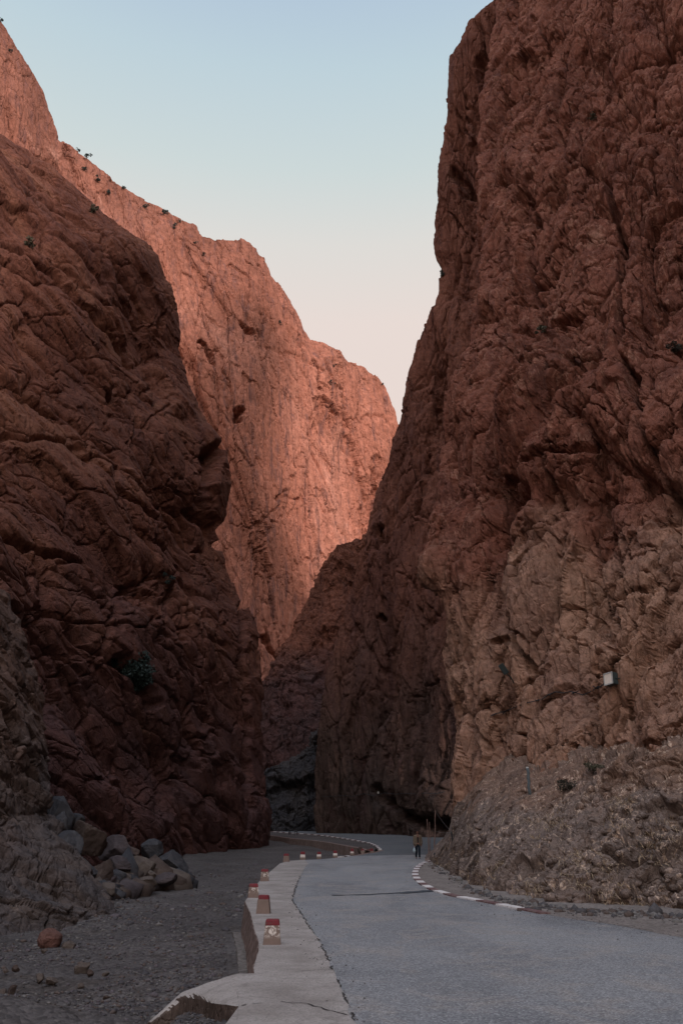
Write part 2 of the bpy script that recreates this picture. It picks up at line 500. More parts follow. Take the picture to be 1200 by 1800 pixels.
def ground_mat(name, cols, patch, chips, scale, bump_d, patch_scale=0.25, chip_amt=0.5, low=0.5, hi=0.62, stretch=(1, 1, 1), ct=(0.70, 1.25)):
    m, t, b = new_mat(name)
    geo = t.n('ShaderNodeNewGeometry')
    pos = geo.outputs['Position']
    n1 = t.noise(t.vmul(pos, stretch), patch_scale, 8, 0.62, 0.7)
    base = t.ramp(n1, [(0.35, cols[0]), (0.5, cols[1]), (0.65, cols[2])])
    n3 = t.noise(t.vadd(pos, (9, 4, 0)), patch_scale * 2.2, 8, 0.65, 1.2)
    base = t.mix(t.step(n3, low, hi, 0, 0.75), base, patch)
    v = t.voro(pos, scale)
    cell = t.n('ShaderNodeSeparateColor'); t.set(cell.inputs[0], v.outputs['Color'])
    gm = t.step(cell.outputs[0], 0.0, 1.0, ct[0], ct[1])
    base = t.mix(1.0, base, t.ramp(gm, [(0.0, (0, 0, 0)), (1.0, (1, 1, 1))]), 'MULTIPLY') if False else base
    cc = t.n('ShaderNodeCombineColor')
    for i in range(3): t.set(cc.inputs[i], gm)
    base = t.mix(1.0, base, cc.outputs[0], 'MULTIPLY')
    base = t.mix(t.step(cell.outputs[1], 0.80, 0.98, 0, chip_amt), base, chips)
    t.set(b.inputs['Base Color'], base)
    h = t.math('ADD', t.math('MULTIPLY', v.outputs['Distance'], -0.8), t.noise(pos, scale * 0.35, 6, 0.7))
    bump(t, b, h, 0.8, bump_d)
    return m, t, b
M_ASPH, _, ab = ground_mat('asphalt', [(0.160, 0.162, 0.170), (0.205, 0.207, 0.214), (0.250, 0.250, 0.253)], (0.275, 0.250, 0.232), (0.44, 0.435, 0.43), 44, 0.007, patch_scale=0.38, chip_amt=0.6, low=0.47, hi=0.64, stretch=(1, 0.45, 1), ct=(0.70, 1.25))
M_ASPH2, _, _ = ground_mat('shaded_asphalt', [(0.085, 0.094, 0.102), (0.105, 0.114, 0.122), (0.125, 0.133, 0.14)], (0.13, 0.13, 0.13), (0.22, 0.22, 0.22), 20, 0.012, patch_scale=0.2, chip_amt=0.4, ct=(0.8, 1.15))  # darker asphalt colour stands in for the shade over the far road
M_CONC, _, _ = ground_mat('concrete', [(0.254, 0.224, 0.202), (0.324, 0.290, 0.265), (0.376, 0.338, 0.312)], (0.221, 0.193, 0.177), (0.141, 0.127, 0.117), 45, 0.004, patch_scale=0.7, chip_amt=0.5, low=0.5, hi=0.68, ct=(0.88, 1.1))
M_VERGE, _, _ = ground_mat('verge_dirt', [(0.165, 0.142, 0.128), (0.195, 0.168, 0.152), (0.22, 0.19, 0.172)], (0.16, 0.135, 0.12), (0.34, 0.29, 0.26), 18, 0.02, patch_scale=0.5, chip_amt=0.4)
M_BED, _, _ = ground_mat('riverbed_gravel', [(0.056, 0.049, 0.048), (0.077, 0.068, 0.066), (0.097, 0.085, 0.082)], (0.060, 0.049, 0.043), (0.151, 0.136, 0.125), 12, 0.05, patch_scale=0.22, chip_amt=0.35)
M_WALL, wt, wb = ground_mat('wall_concrete', [(0.153, 0.106, 0.090), (0.189, 0.133, 0.113), (0.225, 0.162, 0.140)], (0.135, 0.104, 0.090), (0.288, 0.234, 0.207), 9, 0.01, patch_scale=1.2, chip_amt=0.3, stretch=(1, 1, 0.2))
M_FOOT, _, _ = ground_mat('footing_concrete', [(0.124, 0.108, 0.096), (0.149, 0.130, 0.118), (0.167, 0.146, 0.130)], (0.093, 0.077, 0.068), (0.205, 0.186, 0.167), 14, 0.02, patch_scale=1.5)
M_GROUND, _, _ = ground_mat('far_ground', [(0.10, 0.085, 0.075), (0.13, 0.11, 0.1), (0.15, 0.125, 0.11)], (0.12, 0.09, 0.08), (0.2, 0.18, 0.16), 0.5, 0.05, patch_scale=0.02)

# ------------------------------------------------------------------ the setting: cliffs
def keyed(keys, table):
    """table: list of (key, value...)"""
    a = np.array(sorted(table), float)
    return [np.interp(keys, a[:, 0], a[:, j]) for j in range(1, a.shape[1])]
CAMP = (0.0, 0.0, 8.0)
SHEETS = {}
def finish(name, G, d, rk, mat, k=9, toward=CAMP, fs=1.0):
    N = smooth_normals(G, toward, k)
    G1 = G + N * d.reshape(G.shape[:2])[..., None]
    N1 = smooth_normals(G1, toward, 5)
    N1 = N1 + 0.5 * N; N1 /= np.linalg.norm(N1, axis=-1, keepdims=True)
    f = rk.fine(G1.reshape(-1, 3)) * fs
    G2 = G1 + N1 * f.reshape(G.shape[:2])[..., None]
    o = grid_mesh(name, G2, mat)
    tag(o, kind='structure')
    SHEETS[name] = G2
    return o

# --- right near cliff
def build_right_cliff():
    ky = np.linspace(1575, -260, 1500)
    px, = keyed(ky, [(1575, 812), (1440, 803), (1330, 800), (1250, 792), (1150, 768), (1040, 757), (1010, 742), (985, 740), (950, 748), (900, 755), (800, 774), (700, 797), (600, 822), (500, 838), (400, 838), (250, 842), (100, 856), (0, 874), (-260, 906)])
    dd, d2, d3 = keyed(ky, [(1575, 56, 41, 31.5), (1350, 56, 42, 33), (1000, 60, 45, 36), (700, 66, 50, 41), (400, 78, 60, 50), (0, 100, 78, 66), (-260, 114, 90, 77)])
    c1 = P(px, ky, dd)
    cm = P(px * 0.5 + 1010 * 0.5, ky, dd * 0.46 + d2 * 0.54 + 0.0)
    c2 = P(1010, ky, d2)
    c3 = P(1235, ky, d3)
    tt = ((1575 - ky) / 1835)[:, None]
    c4 = c3 + np.array([3, -22, 0]) + tt * np.array([0, -4, 14])
    c5 = c3 + np.array([10, -70, 0]) + tt * np.array([0, -10, 50])
    c0 = c1 + np.array([7, 16, 0])
    c00 = c1 + np.array([24, 22, 0])
    G = loft([c00, c0, c1, cm, c2, c3, c4, c5], [24, 60, 160, 190, 290, 60, 40])
    p = G.reshape(-1, 3)
    rk = Rock([(9, 0.9, 1.2, 0.9, 0.03), (4.0, 0.4, 0.6, 0.6, 0.04), (1.8, 0.17, 0.28, 0.34, 0.04), (0.8, 0.06, 0.13, 0.11, 0.06), (0.36, 0.03, 0.06, 0.04, 0.1)], (0, R(8), R(20)), (1.35, 1.35, 0.36), fb=(9, 0.7), fine=(1.0, 0.07, 6), seed=3)
    d = (rk.coarse(p).reshape(G.shape[:2]) * edge_mask([24, 60, 160, 190, 290, 60, 40], 2, 40, 0.35)).ravel()
    em = edge_mask([24, 60, 160, 190, 290, 60, 40], 2, 40, 0.35)[None, :].repeat(len(G), 0).ravel()
    d += em * (pillars(p, (5.5, 5.5, 48), 1.6, 700, (R(4), 0, 0), bend=0.17) + pillars(p, (2.3, 2.3, 13), 0.42, 720, (R(-7), 0, 0), crack=0.35, bend=0.2))
    d += fissure(G, [([(1060, 300), (1085, 420), (1088, 520), (1110, 640), (1160, 760), (1180, 900)], 10, 2.2),
                     ([(925, 420), (928, 500), (935, 575)], 12, 1.8), ([(905, 590), (960, 570), (1010, 555)], 14, 1.5),
                     ([(865, 850), (930, 850), (985, 820), (1050, 800)], 10, 0.9), ([(985, 820), (990, 900), (960, 960), (905, 1020), (920, 1100), (940, 1180)], 8, 1.3),
                     ([(1060, 930), (1090, 1000), (1110, 1050), (1120, 1120)], 9, 1.3), ([(985, 560), (1000, 680), (985, 780)], 8, 1.0), ([(780, 940), (770, 1060), (790, 1180)], 14, 2.0),
                     ([(870, 1130), (900, 1110), (930, 1120)], 6, 0.6), ([(1150, 920), (1200, 880)], 12, 1.3), ([(905, 1290), (960, 1300)], 6, 0.5)])
    def lump(cx, cy, rx, ry, a):
        x, y, f = proj(p)
        return a * np.exp(-((x - cx) / rx) ** 2 - ((y - cy) / ry) ** 2)
    d += lump(930, 760, 75, 95, 2.6) + lump(1060, 730, 60, 90, 2.2) + lump(1110, 600, 40, 120, 1.4) + lump(960, 640, 40, 70, 1.6) + lump(770, 1000, 25, 40, 1.2) + lump(770, 1080, 20, 35, -2.0) - lump(985, 1050, 40, 200, 0.3)
    d -= lump(960, 885, 160, 25, 0.9)
    return finish('right_cliff', G, d, rk, M_RN)

def build_far_right_cliff():
    ky = np.linspace(1490, -70, 900)
    px, dd = keyed(ky, [(1490, 556, 122), (1420, 553, 122), (1350, 556, 122), (1290, 560, 122), (1230, 567, 122), (1180, 576, 122), (1120, 590, 122), (1080, 601, 122), (1020, 620, 122), (950, 641, 122), (905, 650, 122), (850, 666, 122), (800, 681, 122), (740, 700, 122), (700, 705, 122), (650, 716, 122), (610, 730, 122), (560, 750, 121), (510, 768, 121), (470, 773, 121), (440, 763, 121), (390, 763, 121), (350, 768, 120), (300, 766, 120), (250, 776, 120), (190, 788, 119), (100, 791, 118), (75, 805, 117), (40, 822, 116), (12, 855, 115), (0, 868, 114), (-70, 905, 112)])
    e3, x3 = keyed(ky, [(1490, 100, 850), (1000, 102, 860), (700, 103, 900), (400, 104, 930), (0, 106, 960), (-70, 107, 970)])
    c1 = P(px, ky, dd)
    cm = P(px * 0.62 + x3 * 0.38, ky, dd * 0.70 + e3 * 0.30)
    c3 = P(x3, ky, e3)
    c4 = c3 + np.array([20, -12, 0])
    zz_ = c1[:, 2:3]
    c0 = c1 + np.array([9, 16, 0]) - zz_ * np.array([0, 0, 0.15])
    c00 = c1 + np.array([50, 40, 0]) - zz_ * np.array([0, 0, 0.55])
    G = loft([c00, c0, c1, cm, c3, c4], [40, 40, 150, 150, 20])
    p = G.reshape(-1, 3)
    rk = Rock([(16, 1.1, 1.5, 0.9, 0.022), (6, 0.4, 0.6, 0.6, 0.035), (2.6, 0.18, 0.3, 0.36, 0.045), (1.2, 0.11, 0.2, 0.18, 0.08)], (0, R(6), R(-10)), (1.25, 1.25, 0.36), fb=(14, 0.9), fine=(1.8, 0.10, 6), seed=23)
    d = (rk.coarse(p).reshape(G.shape[:2]) * edge_mask([40, 40, 150, 150, 20], 2, 40, 0.2)).ravel()
    d += edge_mask([40, 40, 150, 150, 20], 2, 40, 0.25)[None, :].repeat(len(G), 0).ravel() * (pillars(p, (6, 6, 55), 1.3, 740, bend=0.17) + pillars(p, (2.6, 2.6, 18), 0.35, 760, crack=0.3, bend=0.2))
    d += fissure(G, [([(660, 1388), (668, 1405), (700, 1425), (730, 1440), (780, 1452)], 14, 2.0), ([(740, 1440), (790, 1452)], 20, 1.8),
                     ([(660, 960), (664, 930)], 14, 3.0), ([(672, 1086), (680, 1090)], 8, 2.2), ([(850, 110), (838, 300), (850, 420)], 16, 2.5), ([(800, 300), (812, 330)], 14, 3.0), ([(780, 640), (760, 760), (735, 900)], 12, 1.6)])
    return finish('far_right_cliff', G, d, rk, M_RF)

def build_left_cliff():
    ky = np.linspace(1545, 90, 1000)
    px, dd = keyed(ky, [(1545, 462, 97), (1500, 466, 97), (1465, 472, 97), (1430, 476, 97), (1395, 474, 97), (1340, 462, 97), (1200, 462, 97), (1130, 460, 97), (1095, 455, 98), (1065, 440, 98), (1052, 424, 98), (1040, 418, 98), (1000, 401, 98), (955, 387, 98), (930, 391, 98), (900, 401, 99), (850, 410, 99), (800, 399, 99), (770, 389, 99), (740, 366, 99), (690, 341, 99), (650, 331, 100), (610, 316, 100), (580, 318, 100), (520, 309, 99), (490, 291, 99), (450, 279, 98), (430, 266, 98), (400, 217, 97), (375, 184, 96), (340, 141, 94), (310, 111, 92), (285, 86, 91), (265, 56, 90), (240, 9, 88), (225, -30, 86), (180, -120, 83), (90, -320, 78)])
    e2, e3 = keyed(ky, [(1545, 68, 47), (1000, 72, 53), (600, 79, 62), (400, 81, 66), (240, 80, 70), (90, 74, 68)])
    lx = np.minimum(-60.0, px - 60)
    c1 = P(px, ky, dd)
    c2 = P(lx * 0.45 + px * 0.55, ky, e2)
    c3 = P(lx, ky, e3)
    tt = ((1545 - ky) / 1455)[:, None]
    c4 = c3 + np.array([-5, -28, 0]) + tt * np.array([-6, 0, 0])
    c5 = c3 + np.array([-8, -95, 0]) + tt * np.array([-10, 0, -12])
    c0 = c1 + np.array([-9, 14, 0])
    c00 = c1 + np.array([-40, 24, 0]) - tt * np.array([0, 0, 12])
    G = loft([c00, c0, c1, c2, c3, c4, c5], [16, 50, 240, 190, 40, 30])
    p = G.reshape(-1, 3)
    eu = (R(38), R(6), R(0))
    rk = Rock([(14, 1.2, 1.6, 0.8, 0.022), (6, 0.4, 0.6, 0.5, 0.028), (2.6, 0.12, 0.2, 0.28, 0.035), (1.1, 0.05, 0.11, 0.12, 0.07)], eu, (1.0, 0.5, 1.05), fb=(12, 0.9), fine=(1.6, 0.05, 6), seed=41)
    d = (rk.coarse(p).reshape(G.shape[:2]) * edge_mask([16, 50, 240, 190, 40, 30], 2, 50, 0.2)).ravel()
    d += edge_mask([16, 50, 240, 190, 40, 30], 2, 50, 0.2)[None, :].repeat(len(G), 0).ravel() * (pillars(p, (10, 20, 8), 1.1, 780, eu, soft=0.8) + pillars(p, (4, 9, 3.2), 0.22, 790, eu, crack=0.25))
    d += fissure(G, [([(0, 940), (60, 970), (130, 1000), (150, 1040)], 7, 1.3), ([(60, 1100), (110, 1140), (150, 1180)], 6, 1.2), ([(380, 790), (365, 850), (362, 900), (375, 935)], 20, 3.0),
                     ([(205, 1160), (235, 1200), (262, 1240)], 14, 1.8), ([(290, 950), (300, 1010), (290, 1090)], 7, 1.0), ([(340, 900), (385, 960)], 10, 1.2), ([(50, 690), (120, 740), (150, 800), (220, 880), (290, 930)], 8, 1.0),
                     ([(300, 1190), (330, 1290), (350, 1330)], 6, 0.8), ([(430, 1060), (436, 1200), (440, 1400)], 8, 1.6), ([(10, 430), (100, 480), (180, 600), (200, 700)], 8, 0.9), ([(180, 420), (190, 520), (240, 640)], 8, 0.9)])
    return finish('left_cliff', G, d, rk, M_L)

def build_left_buttress():
    ky = np.linspace(1680, 880, 480)
    px, dd, e3 = keyed(ky, [(1680, 235, 32, 25), (1600, 205, 33, 26), (1585, 198, 33.4, 26.4), (1550, 170, 34, 27), (1500, 132, 35.5, 28), (1470, 108, 36.5, 28.6), (1435, 82, 37.4, 29.2), (1400, 92, 38, 30), (1375, 89, 38.5, 30.4), (1340, 84, 39, 31), (1310, 90, 39.4, 31.4), (1250, 80, 40, 32), (1200, 74, 40.5, 32.4), (1140, 58, 41, 33), (1090, 40, 41.5, 33.6), (1050, 18, 42, 34), (1020, -5, 42.2, 34.4), (980, -40, 42.5, 35), (880, -140, 43, 36)])
    lx = np.minimum(-70, px - 60)
    c1 = P(px, ky, dd); c2 = P(lx * 0.5 + px * 0.5, ky, dd * 0.45 + e3 * 0.55 - 0.4); c3 = P(lx, ky, e3)
    c0 = c1 + np.array([-5, 7, 0]); c00 = c1 + np.array([-16, 9, 0])
    c4 = c3 + np.array([-8, -22, 0])
    G = loft([c00, c0, c1, c2, c3, c4], [10, 30, 130, 130, 20])
    p = G.reshape(-1, 3)
    rk = Rock([(5, 0.5, 0.75, 0.5, 0.03), (2.2, 0.25, 0.38, 0.34, 0.04), (0.95, 0.09, 0.16, 0.15, 0.06), (0.4, 0.03, 0.07, 0.05, 0.1)], (R(45), R(6), 0), (1, 0.55, 1.1), fb=(5, 0.35), fine=(0.8, 0.045, 6), seed=61, split=1.5)
    d = (rk.coarse(p).reshape(G.shape[:2]) * edge_mask([10, 30, 130, 130, 20], 2, 30, 0.3)).ravel()
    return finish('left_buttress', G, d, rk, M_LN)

def build_far_cliff():
    kx = np.linspace(-130, 790, 760)
    ry, = keyed(kx, [(-130, -160), (0, 30), (18, 58), (40, 92), (60, 125), (80, 155), (95, 200), (105, 237), (130, 255), (150, 270), (170, 285), (215, 325), (250, 350), (280, 362), (320, 385), (345, 395), (358, 413), (400, 420), (425, 420), (440, 427), (455, 442), (465, 462), (475, 485), (500, 515), (525, 560), (532, 580), (545, 598), (570, 605), (600, 617), (612, 635), (640, 643), (665, 662), (680, 685), (692, 715), (700, 745), (720, 790), (790, 880)])
    rd, = keyed(kx, [(-130, 160), (0, 176), (105, 190), (300, 208), (440, 218), (530, 238), (590, 245), (605, 254), (700, 268), (790, 280)])
    base = P(kx, 1480, rd * 0.90)
    m1 = P(kx, ry + (1480 - ry) * 0.55, rd * 0.925)
    m2 = P(kx, ry + (1480 - ry) * 0.22, rd * 0.955)
    m3 = P(kx, ry + (1480 - ry) * 0.06, rd * 0.980)
    top = P(kx, ry, rd)
    cap = top + np.array([-10, 16, 1]); cap2 = top + np.array([-50, 60, -10])
    G = loft([base, m1, m2, m3, top, cap, cap2], [190, 320, 190, 80, 30, 14])
    p = G.reshape(-1, 3)
    rk = Rock([(40, 1.6, 2.6, 1.0, 0.014), (15, 0.7, 1.2, 1.0, 0.022), (6.5, 0.3, 0.55, 0.8, 0.035), (3.2, 0.12, 0.26, 0.35, 0.06)], (R(4), R(14), R(30)), (1.35, 1.35, 0.38), fb=(30, 1.6), fine=(4.0, 0.20, 6), seed=83, split=10)
    d = (rk.coarse(p).reshape(G.shape[:2]) * edge_mask([190, 320, 190, 80, 30, 14], 4, 40, 0.25)[None, :]).ravel()
    d += fissure(G, [([(585, 640), (600, 720), (625, 800), (648, 870), (650, 960)], 14, 2.2), ([(415, 740), (424, 722)], 9, 4.5), ([(352, 605), (372, 640)], 8, 3.5), ([(422, 572), (440, 588)], 6, 3.0), ([(480, 880), (492, 866)], 5, 3.0),
                     ([(500, 622), (560, 660)], 6, 0.7), ([(665, 800), (660, 900)], 7, 2.2), ([(455, 610), (520, 640)], 6, 0.5), ([(460, 1120), (500, 1180)], 6, 2.0), ([(120, 180), (110, 240), (150, 330)], 6, 1.5), ([(545, 640), (555, 690)], 5, 2.2)])
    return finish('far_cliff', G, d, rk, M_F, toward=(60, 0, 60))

def build_spur():
    kx = np.linspace(410, 720, 420)
    ty, td = keyed(kx, [(410, 1290, 172), (462, 1192, 176), (480, 1165, 176), (500, 1130, 177), (520, 1095, 178), (540, 1052, 179), (552, 1020, 180), (560, 1000, 180), (580, 970, 180), (598, 957, 180), (620, 948, 180), (640, 940, 180), (660, 925, 180), (720, 880, 180)])
    base = P(kx, 1482, 140)
    lo = P(kx, np.maximum(1345, ty + 60), 152)
    mid = P(kx, np.maximum(ty + 25, 1195 + 0 * kx), 166)
    m2 = P(kx, np.minimum(1160, ty + 0.3 * (1195 - ty)) * 1.0 + 0 * kx if False else ty + 0.35 * np.maximum(12, 1195 - ty), td - 4)
    top = P(kx, ty, td)
    cap = top + np.array([2, 9, -1]); cap2 = top + np.array([4, 22, -14])
    G = loft([base, lo, mid, m2, top, cap, cap2], [90, 120, 110, 60, 30, 14])
    p = G.reshape(-1, 3)
    rk = Rock([(12, 0.9, 1.2, 0.5, 0.03), (5, 0.6, 0.8, 0.4, 0.05), (2.4, 0.35, 0.45, 0.25, 0.08)], (0, R(20), 0), (1.1, 1.1, 0.65), fb=(12, 0.8), fine=(3, 0.4, 6), seed=97, split=8)
    d = (rk.coarse(p).reshape(G.shape[:2]) * edge_mask([90, 120, 110, 60, 30, 14], 4, 30, 0.3)[None, :]).ravel()
    return finish('scree_spur', G, d, rk, M_S)

def build_rubble():
    kx = np.linspace(440, 600, 260)
    ty, = keyed(kx, [(440, 1372), (465, 1352), (480, 1346), (505, 1335), (528, 1322), (545, 1300), (560, 1276), (600, 1240)])
    base = P(kx, 1474, 131); mid = P(kx, ty * 0.45 + 1474 * 0.55, 135); top = P(kx, ty, 141)
    cap = top + np.array([0, 5, -0.6])
    G = loft([base, mid, top, cap], [90, 90, 30])
    p = G.reshape(-1, 3)
    rk = Rock([(5, 1.3, 1.2, 0.7, 0.08), (2.4, 0.6, 0.6, 0.4, 0.1), (1.2, 0.25, 0.28, 0.2, 0.12)], (0, R(25), 0), (1, 1, 1), fb=(6, 0.6), fine=(1.6, 0.22, 5), seed=111)
    d = rk.coarse(p)
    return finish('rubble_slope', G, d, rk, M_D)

FOOT = [(748, 1519), (756, 1520), (770, 1528), (788, 1540), (812, 1555), (845, 1571), (900, 1586), (1000, 1600), (1100, 1606), (1200, 1613), (1330, 1622)]
def build_bank():
    kx = np.linspace(748, 1330, 760)
    fy, = keyed(kx, FOOT)
    fp = np.array([on_ground(x, y, lambda Y: road_z(Y) - 0.25) for x, y in zip(kx, fy + 3)])
    fd = fp[:, 1]
    ty, td = keyed(kx, [(748, 1511, 60), (756, 1503, 59.5), (766, 1491, 59), (780, 1478, 57.5), (792, 1466, 56), (798, 1440, 55), (806, 1415, 53), (830, 1388, 48), (880, 1374, 42.5), (930, 1381, 38.5), (975, 1374, 36), (1020, 1357, 34), (1080, 1347, 32), (1200, 1336, 29), (1330, 1326, 27)])
    td = np.maximum(td, fd + 1.5)
    ty = ty + np.clip((kx - 800) / 60, 0, 1) * 9 * fbm(np.stack([kx / 45, kx * 0, kx * 0], -1), 4, 139)
    def lerp(a, b_): return P(kx, fy + (ty - fy) * a, fd + (td - fd) * b_)
    up_ = np.clip((kx - 812) / 70, 0, 1)
    cap = P(kx, ty - 3 - 23 * up_, td + 5.5 - 2.1 * up_); cap2 = P(kx, ty - 5 - 55 * up_, td + 12)
    G = loft([fp, lerp(0.18, 0.08), lerp(0.5, 0.34), lerp(0.8, 0.7), lerp(1, 1), cap, cap2], [60, 120, 120, 70, 26, 8])
    p = G.reshape(-1, 3)
    rk = Rock([(2.4, 0.38, 0.5, 0.3, 0.05), (1.1, 0.22, 0.3, 0.22, 0.07), (0.45, 0.08, 0.14, 0.09, 0.1), (0.2, 0.03, 0.05, 0.03, 0.12)], (0, 0, R(20)), (1, 1, 0.8), fb=(3, 0.25), fine=(0.8, 0.06, 6), seed=131, warp=0.25)
    # rough broken rock low down and to the right, smoother loose earth above and to the left
    kx2 = np.repeat(kx[:, None], G.shape[1], 1).ravel(); sj = np.tile(np.linspace(0, 1, G.shape[1]), len(kx))
    rough = np.clip(0.35 + (kx2 - 850) / 350 + 0.5 * (0.5 - sj) + 0.5 * fbm(p / 2.5, 3, 140), 0.25, 1.25)
    d = rk.coarse(p) * rough; fs = rough
    ridge = np.clip((kx - 1020) / 60, 0, 1)
    # runnels washed down the loose slope
    px, py, f = proj(p)
    run = fbm(np.stack([px / 26 + (py - 1450) / 90, py / 260, f * 0], -1), 4, 5, 0.55, True)
    d += 0.07 * run * (1.4 - rough)
    return finish('road_bank', G, d, rk, M_B, fs=fs)

build_right_cliff(); build_far_right_cliff(); build_left_cliff(); build_left_buttress()
build_far_cliff(); build_spur(); build_rubble(); build_bank()

# ------------------------------------------------------------------ the setting: ground
gp = np.array([[-3000, -3000, -1.9], [3000, -3000, -1.9], [3000, 3000, -1.9], [-3000, 3000, -1.9]])
tag(np_mesh('ground', gp, [[0, 1, 2, 3]], M_GROUND, False), kind='structure')

def bed_height(X, Y):
    p = np.stack([X, Y, X * 0], -1).reshape(-1, 3)
    n = 0.16 * fbm(p / 5.0, 5, 300) + 0.05 * fbm(p / 0.7, 4, 310)
    n = n.reshape(X.shape)
    z = bed_z(Y) + n
    z = z + 0.5 * np.clip((-X - 10) / 8, 0, 1)                       # rises under the left wall
    # mounds at the near left: dug-out heap beside the apron
    z = z + 0.30 * np.exp(-((X + 5.4) / 1.6) ** 2 - ((Y - 15.3) / 1.2) ** 2) + 0.40 * np.exp(-((X + 2.6) / 1.0) ** 2 - ((Y - 12.3) / 0.7) ** 2)
    z = z - 0.18 * np.exp(-((X + 4.6) / 2.4) ** 2 - ((Y - 17.5) / 0.8) ** 2)
    return z
def build_bed():
    Ys = np.concatenate([np.linspace(-90, 8, 20, endpoint=False), 2.9 / np.tan(np.linspace(math.atan(2.9 / 8), math.atan(2.9 / 170), 520))])
    us = np.linspace(-0.62, 0.16, 560)
    Yw = np.maximum(Ys, 60)[:, None] * 0 + np.where(Ys < 10, 10, Ys)[:, None]
    X = us[None, :] * Yw
    # beyond the fan, stretch the outer columns far to the left
    X[:, 0] = -90; X[:, 1] = np.minimum(X[:, 2] - 5, -45)
    Y = np.repeat(Ys[:, None], len(us), 1)
    Z = bed_height(X, Y)
    p = np.stack([X, Y, Z], -1)
    q = p.reshape(-1, 3)
    f1, f2, r1, tl = cells(q / np.array([0.16, 0.16, 0.5]), 320)
    f1b, f2b, r1b, tlb = cells(q / np.array([0.4, 0.4, 1.0]), 321)
    d = 0.03 * (0.6 - f1) * (r1 > 0.35) + 0.06 * (0.55 - f1b) * (r1b > 0.75)
    p[..., 2] += d.reshape(X.shape)
    tag(grid_mesh('riverbed', p, M_BED), kind='structure')
build_bed()

# road edge above the river bed (plan)
EDGE_PX = [(447, 1713), (446, 1702), (449, 1690), (455, 1672), (455, 1655), (448, 1637), (441, 1607), (431, 1585), (446, 1561), (460, 1545), (480, 1528), (492, 1518), (507, 1513.2), (535, 1511.6), (562, 1510.5), (590, 1508), (617, 1504.5), (640, 1500), (657, 1497.5), (668, 1494)]
EDGE = [on_ground(x, y) for x, y in EDGE_PX]
FAR_PX = [(668, 1494), (662, 1488), (650, 1482.5), (630, 1478.5), (600, 1473.5), (570, 1469.2), (540, 1466.5), (510, 1464.5), (474, 1461.5)]
FAR = [on_ground(x, y) for x, y in FAR_PX]
WALL2_PX = [(640, 1494), (627, 1490), (611, 1487.5), (590, 1483.5), (570, 1480), (542, 1476.5), (510, 1473.5), (470, 1468)]
WALL2 = [on_ground(x, y) for x, y in WALL2_PX]
KERB_PX = [(760, 1513), (744, 1517), (736, 1522.5), (731.5, 1528.5), (729, 1535), (730, 1541), (734, 1547), (744, 1555.5), (763, 1565.5), (800, 1576), (855, 1586), (915, 1598), (975, 1610.5), (1060, 1623), (1200, 1648), (1400, 1695)]
KERB = [on_ground(x, y) for x, y in KERB_PX]
SH_PX = [(640, 1840), (625, 1800), (600, 1742), (585, 1705), (573, 1682), (562, 1655), (532, 1612), (513, 1582), (521, 1556), (528, 1540), (535, 1525), (542, 1518)]
SH = [on_ground(x, y) for x, y in SH_PX]

def poly_sheet(name, pts, mat, dz, zf=road_z, thick=0.0, jitter=0.0):
    """flat patch following the road surface, filled from a plan outline and cut into cells"""
    bm = bmesh.new()
    vs = [bm.verts.new((x, y, 0)) for x, y in pts]
    f = bm.faces.new(vs)
    f.normal_update()
    bmesh.ops.triangulate(bm, faces=[f], ngon_method='EAR_CLIP')
    ys = [p_[1] for p_ in pts]
    for yc in (62.0,):
        if min(ys) < yc < max(ys):
            bmesh.ops.bisect_plane(bm, geom=bm.verts[:] + bm.edges[:] + bm.faces[:], plane_co=(0, yc, 0), plane_no=(0, 1, 0))
    for v in bm.verts: v.co.z = float(zf(v.co.y)) + dz
    if thick:
        r = bmesh.ops.extrude_face_region(bm, geom=bm.faces[:])
        for g in r['geom']:
            if isinstance(g, bmesh.types.BMVert): g.co.z -= thick
    return bm_obj(name, bm, mat)

def dense(pts, step=1.0, amp=0.0, seed=0):
    out = []
    rr = random.Random(seed)
    for a, b in zip(pts[:-1], pts[1:]):
        L = (Vector(b[:2]) - Vector(a[:2])).length
        k = max(1, int(L / step))
        for i in range(k):
            s = i / k
            out.append((a[0] + (b[0] - a[0]) * s + rr.uniform(-amp, amp), a[1] + (b[1] - a[1]) * s + rr.uniform(-amp, amp)))
    out.append((pts[-1][0], pts[-1][1]))
    return out

edge_xy = [(p_.x, p_.y) for p_ in EDGE]
far_xy = [(p_.x, p_.y) for p_ in FAR]
sh_xy = [(p_.x, p_.y) for p_ in SH]
kerb_xy = [(p_.x, p_.y) for p_ in KERB]
# asphalt: from behind the camera to the far bend
road_pts = [(-1.2, -90), (-1.2, 9.0)] + [(edge_xy[0][0] + 0.12, edge_xy[0][1])] + [(x + 0.10, y) for x, y in edge_xy[1:12]] + [(x, y + 0.05) for x, y in edge_xy[12:]] + far_xy[1:] + [(-30, 142), (-40, 160), (30, 150), (30, 60), (26, -90)]
near = [(x, y) for x, y in road_pts if y < 68.2]
i_ = max(k for k, q_ in enumerate(road_pts) if q_[1] < 68.2 and q_[0] < 5)
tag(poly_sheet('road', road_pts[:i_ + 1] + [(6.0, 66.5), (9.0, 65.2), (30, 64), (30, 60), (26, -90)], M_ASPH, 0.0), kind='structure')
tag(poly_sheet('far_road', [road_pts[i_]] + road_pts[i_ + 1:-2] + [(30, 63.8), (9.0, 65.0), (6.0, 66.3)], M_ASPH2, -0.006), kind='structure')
# concrete shoulder
sh_pts = [(sh_xy[0][0] - 0.2, -20)] + dense(sh_xy, 0.35, 0.035, 3) + [(edge_xy[13][0], edge_xy[13][1])] + edge_xy[12::-1] + [(-1.15, 13.2), (-1.3, 9), (-1.3, -20)]
tag(poly_sheet('road_shoulder', sh_pts, M_CONC, 0.006), kind='structure')
